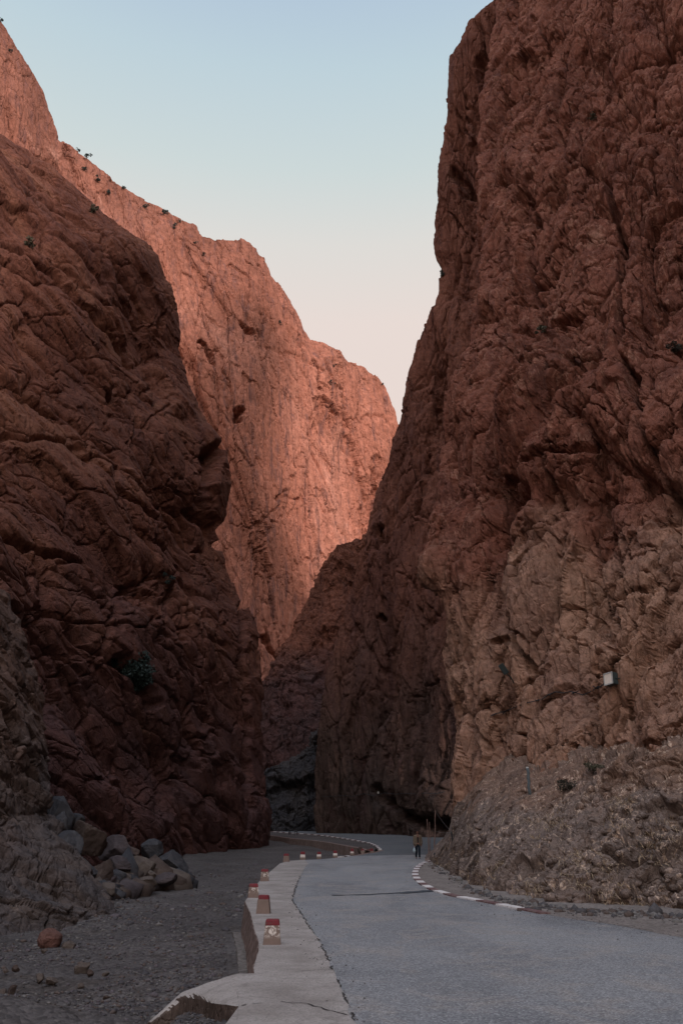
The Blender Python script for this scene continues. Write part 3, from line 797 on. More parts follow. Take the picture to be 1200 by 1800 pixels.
# dirt verge between kerb line and bank
v_pts = dense(kerb_xy, 0.6, 0.05, 5) + [(26, 14), (26, 60), (9, 62)]
tag(poly_sheet('verge', v_pts, M_VERGE, 0.005), kind='structure')
# far dirt strip left of the far road
w2 = [(p_.x, p_.y) for p_ in WALL2]
strip = far_xy[1:] + [(-30, 142), (-30, 128)] + w2[::-1] + [edge_xy[-2]]
tag(poly_sheet('roadside_strip', strip, M_BED, -0.01), kind='structure')

# painted kerb: red and white blocks
def painted(name, col, wear, under):
    m, t, b = new_mat(name)
    geo = t.n('ShaderNodeNewGeometry')
    n = t.noise(geo.outputs['Position'], 9, 8, 0.7)
    t.set(b.inputs['Base Color'], t.mix(t.step(n, wear, wear + 0.14), under, col))
    b.inputs['Roughness'].default_value = 0.7
    return m
M_WHITE = painted('white_kerb_paint', (0.66, 0.62, 0.60), 0.33, (0.3, 0.27, 0.25))
M_REDK = painted('red_kerb_paint', (0.11, 0.045, 0.05), 0.45, (0.19, 0.13, 0.12))
def kerb(name, line, width, length, h, start=0, mats=(None, None), stop=1e9):
    bm = bmesh.new()
    pts = [Vector(p_) for p_ in line]
    s_tot = [0]
    for a, b in zip(pts[:-1], pts[1:]): s_tot.append(s_tot[-1] + (b - a).length)
    def at(s):
        for i in range(len(pts) - 1):
            if s <= s_tot[i + 1] or i == len(pts) - 2:
                L = s_tot[i + 1] - s_tot[i]
                return pts[i].lerp(pts[i + 1], (s - s_tot[i]) / L), (pts[i + 1] - pts[i]).normalized()
    s, k = 0.0, start
    while s + length < min(s_tot[-1], stop):
        prev = None
        for j in range(5):
            c, d_ = at(s + length * (0.01 + 0.98 * j / 4))
            n_ = Vector((-d_.y, d_.x, 0)).normalized() * width / 2
            ring = [bm.verts.new(c + n_ + Vector((0, 0, -0.1))), bm.verts.new(c + n_ * 0.92 + Vector((0, 0, h))), bm.verts.new(c - n_ * 0.92 + Vector((0, 0, h))), bm.verts.new(c - n_ + Vector((0, 0, -0.1)))]
            if prev:
                for q in range(3):
                    f = bm.faces.new([prev[q], prev[q + 1], ring[q + 1], ring[q]]); f.material_index = k % 2
            if prev is None or j == 4:
                f = bm.faces.new(ring); f.material_index = k % 2
            prev = ring
        s += length; k += 1
    return tag(bm_obj(name, bm, list(mats)), kind='structure')
kerb('kerb', KERB[:13], 0.30, 1.35, 0.035, 0, (M_WHITE, M_REDK), stop=(1e9))
kerb('kerb', FAR, 0.26, 1.3, 0.06, 0, (M_WHITE, M_REDK))

# tar joint and cracks in the surface
M_TAR = simple_mat('tar', (0.065, 0.075, 0.085), 0.85, 0.2)
def ribbon(name, px_pts, width, mat, dz, seed=0, step=0.12, amp=0.03):
    pts = dense([on_ground(x, y) for x, y in px_pts], step, amp, seed)
    gap = perlin(np.array([[x * 1.7, y * 1.7, seed * 3.3] for x, y in pts]), 50)
    bm = bmesh.new(); prev = None
    rr = random.Random(seed + 1)
    for i, (x, y) in enumerate(pts):
        a = pts[max(i - 1, 0)]; b = pts[min(i + 1, len(pts) - 1)]
        d_ = Vector((b[0] - a[0], b[1] - a[1], 0)).normalized()
        n_ = Vector((-d_.y, d_.x, 0)) * width * rr.uniform(0.3, 1.0) / 2
        z = float(road_z(y)) + dz
        r = [bm.verts.new((x + n_.x, y + n_.y, z)), bm.verts.new((x - n_.x, y - n_.y, z))]
        if prev and (name == 'road_joint' or gap[i] > -0.12): bm.faces.new([prev[0], prev[1], r[1], r[0]])
        prev = r
    return tag(bm_obj(name, bm, mat), kind='structure')
ribbon('road_joint', [(585, 1574), (640, 1573), (700, 1570), (760, 1567)], 0.32, M_TAR, 0.012, 1, 0.2, 0.05)
ribbon('road_joint', [(700, 1571), (740, 1567), (768, 1566)], 0.7, M_TAR, 0.016, 2, 0.2, 0.06)
M_CRACK = simple_mat('crack_dirt', (0.055, 0.05, 0.048), 0.95, 0.1)
ribbon('road_crack', [(625, 1800), (600, 1742), (585, 1705)], 0.035, M_CRACK, 0.011, 3, 0.08, 0.02)
ribbon('road_crack', [(585, 1705), (573, 1682), (562, 1655), (532, 1612), (513, 1582)], 0.04, M_CRACK, 0.011, 4, 0.1, 0.03)
ribbon('road_crack', [(513, 1582), (521, 1556), (528, 1540)], 0.06, M_CRACK, 0.011, 5, 0.2, 0.04)
ribbon('road_crack', [(425, 1771), (480, 1763), (540, 1768), (610, 1788)], 0.03, M_CRACK, 0.024, 9, 0.08, 0.03)
ribbon('road_crack', [(450, 1713), (500, 1712), (585, 1706)], 0.02, M_CRACK, 0.024, 10, 0.08, 0.01)
ribbon('road_crack', [(470, 1578), (512, 1577)], 0.03, M_CRACK, 0.013, 11, 0.2, 0.01)
ribbon('road_crack', [(496, 1521), (560, 1520), (640, 1518)], 0.10, M_CRACK, 0.013, 12, 0.4, 0.03)

# retaining walls
def wall(name, edge, drop, mat, batter=0.15, thick=0.35, dz=-0.004, seed=0, inset=0.0):
    pts = dense(edge, 0.25, 0.0)
    bm = bmesh.new(); prev = None
    n_arr = perlin(np.array([[x * 1.3, y * 1.3, seed + 0.5] for x, y in pts]), seed)
    K = 9
    for i, (x, y) in enumerate(pts):
        a = pts[max(i - 3, 0)]; b = pts[min(i + 3, len(pts) - 1)]
        d_ = Vector((b[0] - a[0], b[1] - a[1], 0)).normalized()
        n_ = Vector((-d_.y, d_.x, 0))                                # outward, towards the river bed
        zt = float(road_z(y)) + dz
        ring = [bm.verts.new((x - n_.x * thick, y - n_.y * thick, zt - drop)), bm.verts.new((x - n_.x * thick, y - n_.y * thick, zt))]
        for k in range(K):
            s = k / (K - 1)
            o_ = 0.012 + batter * s + 0.05 * n_arr[i] * s + 0.012 * math.sin(i * 1.7 + k * 2.1)
            ring.append(bm.verts.new((x + n_.x * o_, y + n_.y * o_, zt - drop * s)))
        if prev:
            for q in range(len(ring) - 1):
                bm.faces.new([prev[q], prev[q + 1], ring[q + 1], ring[q]])
        else: bm.faces.new(ring)
        prev = ring
    bm.faces.new(prev)
    return bm_obj(name, bm, mat)
wl = empty('retaining_wall', EDGE[6], 0, 'brown concrete retaining wall holding the road above the gravel riverbed', 'wall')
def set_parent(ch, par):
    ch.parent = par
    ch.matrix_parent_inverse = Matrix.Translation(par.location).inverted() if par.rotation_euler.z == 0 else par.matrix_world.inverted()
wf = wall('wall_face', edge_xy[1:], 1.35, M_WALL); set_parent(wf, wl)
ft = wall('footing', [(x - 0.24 - 0.05 * i / 5, y) for i, (x, y) in enumerate(edge_xy[1:8])], 0.75, M_FOOT, 0.12, 0.3, -0.78, 9); set_parent(ft, wl)
w2o = wall('far_retaining_wall', w2, 1.2, M_WALL, 0.1, 0.4, -0.004, 4)
w2o.name = 'retaining_wall'
tag(w2o, 'long dark retaining wall below the far bend of the road, beyond the row of bollards', 'wall')

# broken concrete apron at the near left, with a rough broken edge
M_EARTH = rock_mat('broken_edge_earth', [(0.075, 0.055, 0.045), (0.11, 0.08, 0.066), (0.14, 0.105, 0.088)], (0.06, 0.048, 0.042), (0.22, 0.18, 0.155), scale=2.0, grain=9, bump_d=0.05)
def build_apron():
    outer = [(0, 585, 1706, 0), (.1, 520, 1712, 0), (.22, 447, 1713.5, 0), (.32, 417, 1714, 0), (.42, 392, 1721, -.04), (.54, 362, 1731, -.12), (.66, 335, 1741, -.22), (.75, 319, 1747, -.30), (.84, 300, 1764, -.40), (.91, 283, 1780, -.5), (1, 256, 1804, -.66)]
    inner = [(0, 628, 1832, 0), (.12, 500, 1832, 0), (.25, 409, 1832, 0), (.28, 414, 1808, 0), (.32, 420, 1788, 0), (.37, 425, 1772, 0), (.46, 405, 1771, -.03), (.56, 384, 1767, -.08), (.64, 365, 1763, -.14), (.72, 344, 1758, -.22), (.78, 330, 1757.5, -.27), (.84, 316, 1763, -.36), (.91, 300, 1777, -.46), (1, 268, 1802, -.63)]
    n, m = 90, 14
    t_ = np.linspace(0, 1, n)
    def line(tab):
        a = np.array(tab)
        q = np.array([[np.interp(x, a[:, 0], a[:, k]) for k in (1, 2, 3)] for x in t_])
        return np.array([on_ground(x, y, lambda Y, z=z: z) for x, y, z in q])
    O, I = line(outer), line(inner)
    chip = fbm(np.stack([t_ * 60, t_ * 0, t_ * 0], -1), 4, 401)
    I[32:-3, 1] += (0.025 * chip * np.clip((0.95 - t_) * 5, 0.1, 1))[32:-3]
    s_ = np.linspace(0, 1, m)[None, :, None]
    G = O[:, None] * (1 - s_) + I[:, None] * s_
    nz = fbm(G.reshape(-1, 3) / 0.5, 4, 402).reshape(n, m)
    G[..., 2] += 0.018 + 0.012 * nz + 0.03 * np.sin(np.pi * np.linspace(0, 1, m))[None, :] * np.clip((t_ - 0.4) * 3, 0, 1)[:, None]
    bm = bmesh.new()
    vs = [[bm.verts.new(G[a, b]) for b in range(m)] for a in range(n)]
    for a in range(n - 1):
        for b in range(m - 1): bm.faces.new([vs[a][b], vs[a + 1][b], vs[a + 1][b + 1], vs[a][b + 1]])
    r = bmesh.ops.extrude_face_region(bm, geom=bm.faces[:])
    rr = random.Random(12)
    for g in r['geom']:
        if isinstance(g, bmesh.types.BMVert): g.co.z -= 0.17 + rr.uniform(-.02, .02)
    bm.normal_update()
    for f_ in bm.faces:
        if abs(f_.normal.z) < 0.6: f_.material_index = 1
    o = bm_obj('concrete_apron', bm, [M_CONC, M_EARTH])
    tag(o, 'pale broken concrete apron running from the road edge down to the riverbed', 'slab')
build_apron()

# ------------------------------------------------------------------ loose stones
def ico(sub):
    bm = bmesh.new(); bmesh.ops.create_icosphere(bm, subdivisions=sub, radius=1)
    V = np.array([v.co[:] for v in bm.verts]); F = np.array([[v.index for v in f.verts] for f in bm.faces]); bm.free()
    return V, F
IC1, IC4 = ico(1), ico(5)
def scatter(name, pts, sizes, mats, seed, flat=0.6):
    rng = np.random.default_rng(seed)
    V0, F0 = IC1; n = len(pts)
    Vs = V0[None] * (1 + rng.uniform(-0.28, 0.28, (n, len(V0), 1)))
    Vs = Vs * rng.uniform(0.6, 1.3, (n, 1, 3)) * np.array([1, 1, flat])
    a = rng.uniform(0, 6.28, n); c, s = np.cos(a), np.sin(a)
    X = Vs[..., 0] * c[:, None] - Vs[..., 1] * s[:, None]; Y = Vs[..., 0] * s[:, None] + Vs[..., 1] * c[:, None]
    V = np.stack([X, Y, Vs[..., 2]], -1) * sizes[:, None, None] + pts[:, None, :]
    F = (F0[None] + (np.arange(n) * len(V0))[:, None, None]).reshape(-1, 3)
    mi = np.repeat(rng.integers(0, len(mats), n), len(F0))
    return np_mesh(name, V.reshape(-1, 3), F, mats, False, None, mi)
M_PEB = [simple_mat('pebble_grey', (0.08, 0.075, 0.077), 0.9, 0.2, 0.25, 20), simple_mat('pebble_dark', (0.065, 0.06, 0.064), 0.9, 0.2, 0.25, 20), simple_mat('pebble_brown', (0.095, 0.073, 0.064), 0.9, 0.2, 0.25, 20), simple_mat('pebble_pale', (0.145, 0.135, 0.128), 0.9, 0.2, 0.2, 20), simple_mat('pebble_plum', (0.10, 0.085, 0.092), 0.9, 0.2, 0.25, 20)]
def gravel():
    rng = np.random.default_rng(5)
    n = 16000
    px = rng.uniform(-60, 480, n); py = 1800 - (rng.uniform(0, 1, n) ** 0.9) * 285
    v = (900 - py) / 1500; k = (ST + v * CT) / (CT - v * ST)
    Y = (-0.9 - CAM_Z) / k
    p = P(px, py, Y)
    ex = np.interp(p[:, 1], [e[1] for e in edge_xy[:12]], [e[0] for e in edge_xy[:12]])
    ok = (p[:, 0] < ex - 0.55) & (p[:, 1] < 75)
    dens = fbm(p / 3.0, 3, 61) + 0.35 * fbm(p / 0.8, 2, 62)
    ok &= (dens > rng.uniform(-0.5, 0.25, n))
    ok &= ~((p[:, 1] < 13.6) & (p[:, 0] > -3.2))
    p = p[ok]
    p[:, 2] = bed_height(p[:, 0], p[:, 1]) + 0.01
    s = np.exp(rng.normal(-3.7, 0.5, len(p))) * np.clip(p[:, 1] / 22, 0.8, 1.6)
    o = scatter('gravel', p, s, M_PEB, 8)
    tag(o, 'loose grey and brown gravel strewn over the riverbed', 'gravel', kind='stuff')
gravel()

def boulder(px, py, wpx, hpx, Y, col, label, seed, group=None, name='boulder', sink=0.12, sharp=0.5, zf=None, cat='boulder', yaw=None):
    """rock whose centre sits at a photo pixel at distance Y, wpx by hpx in size"""
    V, F = IC4 if wpx > 14 else ico(3)
    rng = np.random.default_rng(seed)
    c = P(px, py, Y)
    f = proj(c)[2]
    rx, rz = wpx / 2 * f / 1500, hpx / 2 * f / 1500 / CT
    ry = 0.5 * (rx + rz) * rng.uniform(0.85, 1.15)
    q = V.copy()
    # cut planes give it facets
    for i in range(13):
        n_ = rng.normal(size=3); n_ /= np.linalg.norm(n_)
        h = rng.uniform(0.46, 0.82) if sharp > 0.3 else rng.uniform(0.85, 0.98)
        dd = q @ n_ - h
        q = q - np.clip(dd, 0, None)[:, None] * n_ * 0.97
    off = seed * 3.1
    q = q * (1 + 0.09 * fbm(q * 1.1 + off, 3, seed)[:, None] + 0.05 * fbm(q * 5 + off, 3, seed + 9, 0.6, True)[:, None])
    q = q / np.abs(q).max(0) * np.array([rx, ry, rz])
    o = np_mesh(name, q, F, M_BO[col])
    o.location = c
    tag(o, label, cat, group)
    return o
BOULDERS = [
 # px, py, w, h, Y, colour, label
 (88, 1652, 44, 36, None, 'red', 'rounded rusty red boulder sitting alone on the open gravel'),
 (122, 1661, 30, 16, None, 'tan', 'flat tan stone right beside the rusty red boulder'),
 (80, 1671, 16, 11, None, 'tan', 'small pale chip in front of the rusty red boulder'),
 (145, 1703, 26, 20, None, 'tan', 'pale grey stone with a rounded top and dark shadow side'),
 (160, 1711, 16, 13, None, 'brown', 'dark brown stone leaning on the pale grey rounded stone'),
 (72, 1720, 17, 17, None, 'tan', 'upright tan stone left of the flat pale stone'),
 (92, 1724, 22, 14, None, 'tan', 'flat pale stone with an orange stain right of the upright tan stone'),
 (143, 1734, 13, 11, None, 'tan', 'lone small whitish stone below the pale grey rounded stone'),
 (28, 1703, 15, 13, None, 'brown', 'small orange brown stone at the left edge of the gravel'),
 (10, 1706, 14, 9, None, 'tan', 'low tan stone at the far left beside the orange brown one'),
 (22, 1740, 17, 20, None, 'brown', 'knobbly brown stone at the back of the near left heap'),
 (4, 1748, 20, 18, None, 'tan', 'tan stone cut by the left frame edge in the near heap'),
 (34, 1757, 18, 13, None, 'red', 'small reddish oval stone on top of the mauve slab'),
 (46, 1766, 42, 18, None, 'purple', 'flat mauve slab stone in the near left heap'),
 (10, 1778, 36, 34, None, 'brown', 'large dark brown rock at the bottom left corner'),
 (26, 1797, 26, 18, None, 'grey', 'bluish grey stone at the bottom of the near left heap'),
 (186, 1753, 16, 8, None, 'brown', 'thin brown stone on the bare earth patch'),
 (185, 1712, 16, 9, None, 'tan', 'low tan stone alone right of the dark brown stone'),
]
def bed_y(px, py):
    v = on_ground(px, py, bed_z); return v.y
for i, (px, py, w_, h_, Y, c, lab) in enumerate(BOULDERS):
    y0 = bed_y(px, min(py + h_ * 0.42, 1830))
    boulder(px, py, w_, h_, y0, c, lab, 200 + i, 'loose stones on the riverbed', 'stone', sharp=0.2 if i == 0 else 0.5, cat='stone')
PILE = [
 (73, 1402, 32, 34, 38.0, 'brown', 'squarish brown boulder perched at the top of the rock pile'),
 (105, 1428, 52, 66, 41, 'grey', 'big blue grey block below the squarish boulder at the top of the pile'),
 (137, 1442, 40, 22, 46, 'grey', 'small smooth blue grey boulder against the left cliff'),
 (97, 1462, 44, 60, 37.5, 'grey', 'tall blue grey slab leaning on the left rock buttress'),
 (118, 1500, 62, 66, 36.2, 'grey', 'cracked grey slab face in the middle of the rock pile'),
 (152, 1480, 70, 62, 42, 'brown', 'largest brown boulder in the pile with a pale chipped corner'),
 (205, 1493, 66, 42, 45, 'purple', 'long mauve boulder sloping down right of the largest brown one'),
 (228, 1505, 34, 26, 45.5, 'brown', 'brown boulder at the lower end of the long mauve one'),
 (208, 1522, 44, 30, 42, 'purple', 'rounded mauve grey boulder under the long sloping one'),
 (250, 1522, 46, 38, 44.5, 'tan', 'pale tan boulder at the right end of the pile'),
 (182, 1534, 34, 46, 39.5, 'brown', 'rough dark brown boulder standing at the pile front'),
 (150, 1535, 44, 40, 37, 'grey', 'grey rubbly block at the foot of the cracked slab'),
 (190, 1566, 34, 24, 37.2, 'tan', 'low pale crumbly boulder in front of the dark brown one'),
 (158, 1568, 48, 36, 36, 'grey', 'grey crumbling lump at the front foot of the pile'),
 (128, 1566, 44, 54, 34.8, 'grey', 'broad blue grey boulder at the base beside the buttress'),
 (222, 1547, 44, 20, 42, 'grey', 'flat grey boulder low between the pale tan and dark brown boulders'),
 (255, 1550, 40, 20, 42.5, 'tan', 'heap of pale broken rock below the pale tan boulder'),
 (285, 1548, 48, 24, 44, 'purple', 'low mauve rubble lump at the right foot of the pile'),
 (268, 1538, 16, 14, 43.5, 'tan', 'small round pale stone under the pale tan boulder'),
 (300, 1520, 62, 44, 49, 'grey', 'grey rough boulder against the left cliff beyond the pile'),
 (262, 1494, 44, 34, 53, 'grey', 'shadowed grey boulder behind the pale tan one'),
 (316, 1530, 30, 20, 50, 'grey', 'small grey boulder at the far right tip of the pile'),
 (60, 1560, 70, 90, 32.5, 'purple', 'broad mauve rock slab leaning at the foot of the buttress'),
]
for i, (px, py, w_, h_, Y, c, lab) in enumerate(PILE):
    boulder(px, py, w_ * 1.08, h_ * 1.1, Y, c, lab, 320 + i, 'boulders in the rock pile by the left cliff')
# rubble filling the pile
def pile_rubble():
    rng = np.random.default_rng(77)
    n = 4200
    px = rng.uniform(90, 335, n)
    ylo = np.interp(px, [90, 200, 335], [1610, 1578, 1540]); yhi = np.interp(px, [90, 200, 335], [1520, 1535, 1525])
    s = rng.uniform(0, 1, n)
    py = ylo + (yhi - ylo) * s
    Y = np.interp(px, [90, 200, 335], [33.5, 38.5, 49]) + s * 2.5
    p = P(px, py, Y)
    p[:, 2] = bed_height(p[:, 0], p[:, 1]) + 0.05 + s * 0.7 * np.exp(-((px - 200) / 110) ** 2)
    o = scatter('rubble', p, np.exp(rng.normal(-2.0, 0.65, n)), [M_BO['grey'], M_BO['brown'], M_BO['tan'], M_BO['purple']], 9, 0.8)
    tag(o, 'broken grey and brown rock rubble around the foot of the boulder pile', 'rubble', kind='stuff')
pile_rubble()
def verge_rubble():
    rng = np.random.default_rng(78)
    n = 900
    kx = rng.uniform(752, 1300, n)
    fy = np.interp(kx, [a for a, b in FOOT], [b for a, b in FOOT])
    py = fy + np.abs(rng.normal(0, 5, n)) - 3
    v = (900 - py) / 1500; k = (ST + v * CT) / (CT - v * ST)
    p = P(kx, py, (0 - CAM_Z) / k); p[:, 2] = 0.01
    o = scatter('fallen_pebbles', p, np.exp(rng.normal(-3.2, 0.55, n)), [M_PEB[0], M_PEB[2], M_PEB[3]], 10, 0.8)
    tag(o, 'fallen pebbles along the foot of the earth bank', 'pebbles', kind='stuff')
verge_rubble()
def grit():
    rng = np.random.default_rng(79)
    pts = []
    for line, n, sp in ((sh_xy, 700, 0.22), (kerb_xy[:13], 500, 0.35), (kerb_xy[11:], 500, 0.7)):
        a = np.array(line)
        for _ in range(n):
            k = rng.integers(0, len(a) - 1)
            q = a[k] + (a[k + 1] - a[k]) * rng.uniform() + rng.normal(size=2) * sp * np.array([1.0, 0.4])
            pts.append((q[0], q[1], float(road_z(q[1])) + 0.012))
    p = np.array(pts)
    o = scatter('grit', p, np.exp(rng.normal(-5.1, 0.45, len(p))), [M_PEB[0], M_PEB[2], M_PEB[3]], 11, 0.7)
    tag(o, 'fine grit gathered along the joints and edges of the road', 'grit', kind='stuff')
grit()

# ------------------------------------------------------------------ guard stones
def guard_mat(name, amount, seed):
    m, t, b = new_mat(name)
    tcn = t.n('ShaderNodeTexCoord')
    pos = t.vadd(tcn.outputs['Object'], (seed, seed * 2.0, 0))
    raw = t.mix(t.noise(pos, 9, 8, 0.7), (0.16, 0.115, 0.095), (0.25, 0.185, 0.155))
    sp = t.n('ShaderNodeSeparateXYZ'); t.set(sp.inputs[0], tcn.outputs['Object'])
    band = t.math('MULTIPLY', t.step(sp.outputs[2], 0.10, 0.22), 1.0)
    n = t.noise(pos, 11, 9, 0.75, 0.8)
    mask = t.math('MULTIPLY', band, t.step(n, 0.62 - amount * 0.3, 0.66 - amount * 0.3))
    t.set(b.inputs['Base Color'], t.mix(mask, raw, (0.70, 0.64, 0.58)))
    bump(t, b, t.noise(pos, 25, 8, 0.7), 0.6, 0.01)
    return m
M_RCAP, ct, cb = new_mat('red_cap_paint')
tcn = ct.n('ShaderNodeTexCoord')
ct.set(cb.inputs['Base Color'], ct.mix(ct.step(ct.noise(tcn.outputs['Object'], 14, 9, 0.75), 0.36, 0.52), (0.11, 0.062, 0.055), (0.17, 0.020, 0.028)))
cb.inputs['Roughness'].default_value = 0.6
M_GB = [guard_mat('bare_guard_stone', -0.1, 1), guard_mat('flecked_guard_stone', 0.28, 2), guard_mat('worn_white_guard_stone', 0.40, 3), guard_mat('white_guard_stone', 1.6, 4)]
def frustum(bm, w0, d0, w1, d1, z0, z1, bev=0.02, wob=0.006, rr=random):
    vs = []
    for z, ww, dd in ((z0, w0, d0), (z1, w1, d1)):
        for sx, sy in ((-1, -1), (1, -1), (1, 1), (-1, 1)):
            vs.append(bm.verts.new((sx * ww / 2 + rr.uniform(-wob, wob), sy * dd / 2 + rr.uniform(-wob, wob), z)))
    for q in ((0, 1, 5, 4), (1, 2, 6, 5), (2, 3, 7, 6), (3, 0, 4, 7), (4, 5, 6, 7), (3, 2, 1, 0)):
        bm.faces.new([vs[i] for i in q])
    if bev:
        bmesh.ops.bevel(bm, geom=bm.edges[:], offset=bev, segments=2, affect='EDGES', profile=0.6)
def guard(px, py, wpx, hpx, kind, label, rz=0, tilt=0.0, cap=0.22):
    g = on_ground(px, py)
    f = proj(np.array(g))[2]
    w_, h_ = wpx * f / 1500, hpx * f / 1500 / CT
    rr = random.Random(int(px * 7 + py))
    o = empty('guard_stone', g - Vector((0, 0, 0.01)), rz, label, 'bollard', 'red topped guard stones along the road edge')
    o.rotation_euler = (0, tilt, rz)
    bm = bmesh.new(); hc = h_ * (1 - cap)
    w1 = w_ * 0.80
    frustum(bm, w_, w_ * 0.8, w1 * 1.02, w1 * 0.8, 0, hc, 0.015, 0.008, rr)
    bm_obj('post', bm, M_GB[kind], o)
    bm = bmesh.new()
    frustum(bm, w1 * 1.03, w1 * 0.81, w1 * 0.90, w1 * 0.70, hc - 0.012, h_, 0.022, 0.008, rr)
    bm_obj('painted_top', bm, M_RCAP, o)
    return o
guard(478, 1660, 31, 39, 2, 'nearest guard stone with red top and heavily flaked white paint', R(4))
guard(463, 1606, 24, 29, 0, 'bare brown guard stone with red top, second nearest on the shoulder', R(-3))
guard(445, 1578, 20, 22, 1, 'red topped guard stone with white flecks on the outermost shoulder corner', R(6))
guard(465, 1549, 16, 19, 1, 'guard stone with red top and white flecks where the shoulder narrows', R(3))
guard(503, 1515, 11.5, 13, 0, 'small tan brown guard stone at the corner where the edge turns right', R(0), cap=0.25)
guard(532, 1511, 10, 12.5, 3, 'clean white guard stone with red top next to the tan brown corner one', 0, cap=0.34)
guard(560.5, 1509.5, 9, 11, 3, 'white guard stone with red top, middle of the three clean white ones', 0, cap=0.36)
guard(589, 1507.5, 8.5, 11, 3, 'clean white guard stone with red top, right before the flat white kerb block', 0, cap=0.36)
guard(618.5, 1503.2, 7.2, 10.5, 3, 'far white guard stone with a dark red top just past the flat kerb blocks', 0, cap=0.45)
guard(637, 1500.5, 6.4, 7.5, 1, 'small far greyish guard stone beside a dark boulder', 0, cap=0.3)
guard(653.5, 1498.6, 7.5, 6.5, 2, 'farthest guard stone with a broad red top leaning against a dark rock', 0, tilt=R(-8), cap=0.6)
# dark rocks beside the far guard stones
boulder(632, 1494, 10, 12, 71.5, 'brown', 'dark upright rock behind the small greyish guard stone', 501, None, 'boulder')
boulder(649, 1495.5, 11, 6, 73.0, 'red', 'dark reddish rock against the farthest guard stone', 502, None, 'boulder')
# flat white kerb blocks between the guard stones
kerb('kerb', [on_ground(596, 1507.3), on_ground(604, 1506.2), on_ground(615, 1504.6)], 0.25, 0.62, 0.05, 0, (M_WHITE, M_WALL))

# small hoops on the far verge
M_DARK = simple_mat('dark_metal', (0.02, 0.022, 0.025), 0.6, 0.4)
def tube(bm, pts, r, n=8, r1=None):
    pts = [Vector(p_) for p_ in pts]; prev = None
    for i, p_ in enumerate(pts):
        d_ = (pts[min(i + 1, len(pts) - 1)] - pts[max(i - 1, 0)]).normalized()
        a = d_.orthogonal().normalized() if prev is None else (pa - d_ * pa.dot(d_)).normalized()
        pa = a; b = d_.cross(a)
        rr_ = r if r1 is None else r + (r1 - r) * i / max(1, len(pts) - 1)
        ring = [bm.verts.new(p_ + (a * math.cos(k * 2 * math.pi / n) + b * math.sin(k * 2 * math.pi / n)) * rr_) for k in range(n)]
        if prev:
            for k in range(n): bm.faces.new([prev[k], prev[(k + 1) % n], ring[(k + 1) % n], ring[k]])
        else: bm.faces.new(ring)
        prev = ring
    bm.faces.new(prev)
for (x, y, lab, w_) in ((509, 1467.3, 'small dark metal hoop, the left of two on the far roadside strip', 0.16), (520, 1468.0, 'wide flat topped dark hoop, the right of two on the far strip', 0.34)):
    g = on_ground(x, y)
    bm = bmesh.new()
    tube(bm, [(-w_ / 2, 0, -0.05), (-w_ / 2, 0, 0.34), (-w_ / 3, 0, 0.42), (w_ / 3, 0, 0.42), (w_ / 2, 0, 0.34), (w_ / 2, 0, -0.05)], 0.045)
    o = bm_obj('hoop_barrier', bm, M_DARK); o.location = g
    tag(o, lab, 'barrier', 'hoops on the far verge')

# ------------------------------------------------------------------ poles, wires, stakes
M_POLE = simple_mat('weathered_pole', (0.22, 0.14, 0.115), 0.85, 0.2, 0.3)
M_WIRE = simple_mat('wire', (0.10, 0.09, 0.09), 0.6, 0.3)
def straight(name, a, b, r, mat, label, cat, group=None, r1=None):
    bm = bmesh.new()
    rr = random.Random(int(a[0] * 100))
    n = 7
    base = Vector(a)
    pts = []
    for i in range(n):
        q = Vector(a).lerp(Vector(b), i / (n - 1)) - base
        if 0 < i < n - 1: q += Vector((rr.uniform(-r, r) * 0.5, rr.uniform(-r, r) * 0.5, 0))
        pts.append(q)
    tube(bm, pts, r, 8, r1)
    o = bm_obj(name, bm, mat, None, True); o.location = base
    return tag(o, label, cat, group)
g1, g2, g3 = on_ground(753.5, 1505), on_ground(755.5, 1504.5), on_ground(762.5, 1506)
T = lambda x, y, Y: Vector(P(x, y, Y))
straight('pole', g1 - Vector((0, 0, .2)), T(750, 1440, g1.y), 0.035, M_POLE, 'thin wooden pole leaning left, nearest the walking man', 'pole', 'thin poles at the tip of the bank', 0.022)
straight('pole', g2 - Vector((0, 0, .2)), T(754.3, 1445, g2.y), 0.028, M_POLE, 'thin straight wooden pole right beside the left leaning one', 'pole', 'thin poles at the tip of the bank', 0.02)
p3b, p3t = g3 - Vector((0, 0, .2)), T(765, 1425, g3.y)
straight('pole', p3b, p3t, 0.045, M_POLE, 'tallest of the three thin poles, with wires from its top', 'pole', 'thin poles at the tip of the bank', 0.03)

def surf(sheet, px, py, out=0.0):
    """point of a rock sheet seen at a pixel (nearest vertex to that line of sight), moved towards the camera by out"""
    G = SHEETS[sheet].reshape(-1, 3)
    x, y, f = proj(G)
    d = np.where(f > 1, np.hypot(x - px, y - py), 1e9)
    near = d < max(2.5, d.min() + 1.0)
    i = np.where(near)[0][np.argmin(f[near])]
    v = Vector(G[i]); c = Vector((0, 0, CAM_Z))
    return v + (c - v).normalized() * out

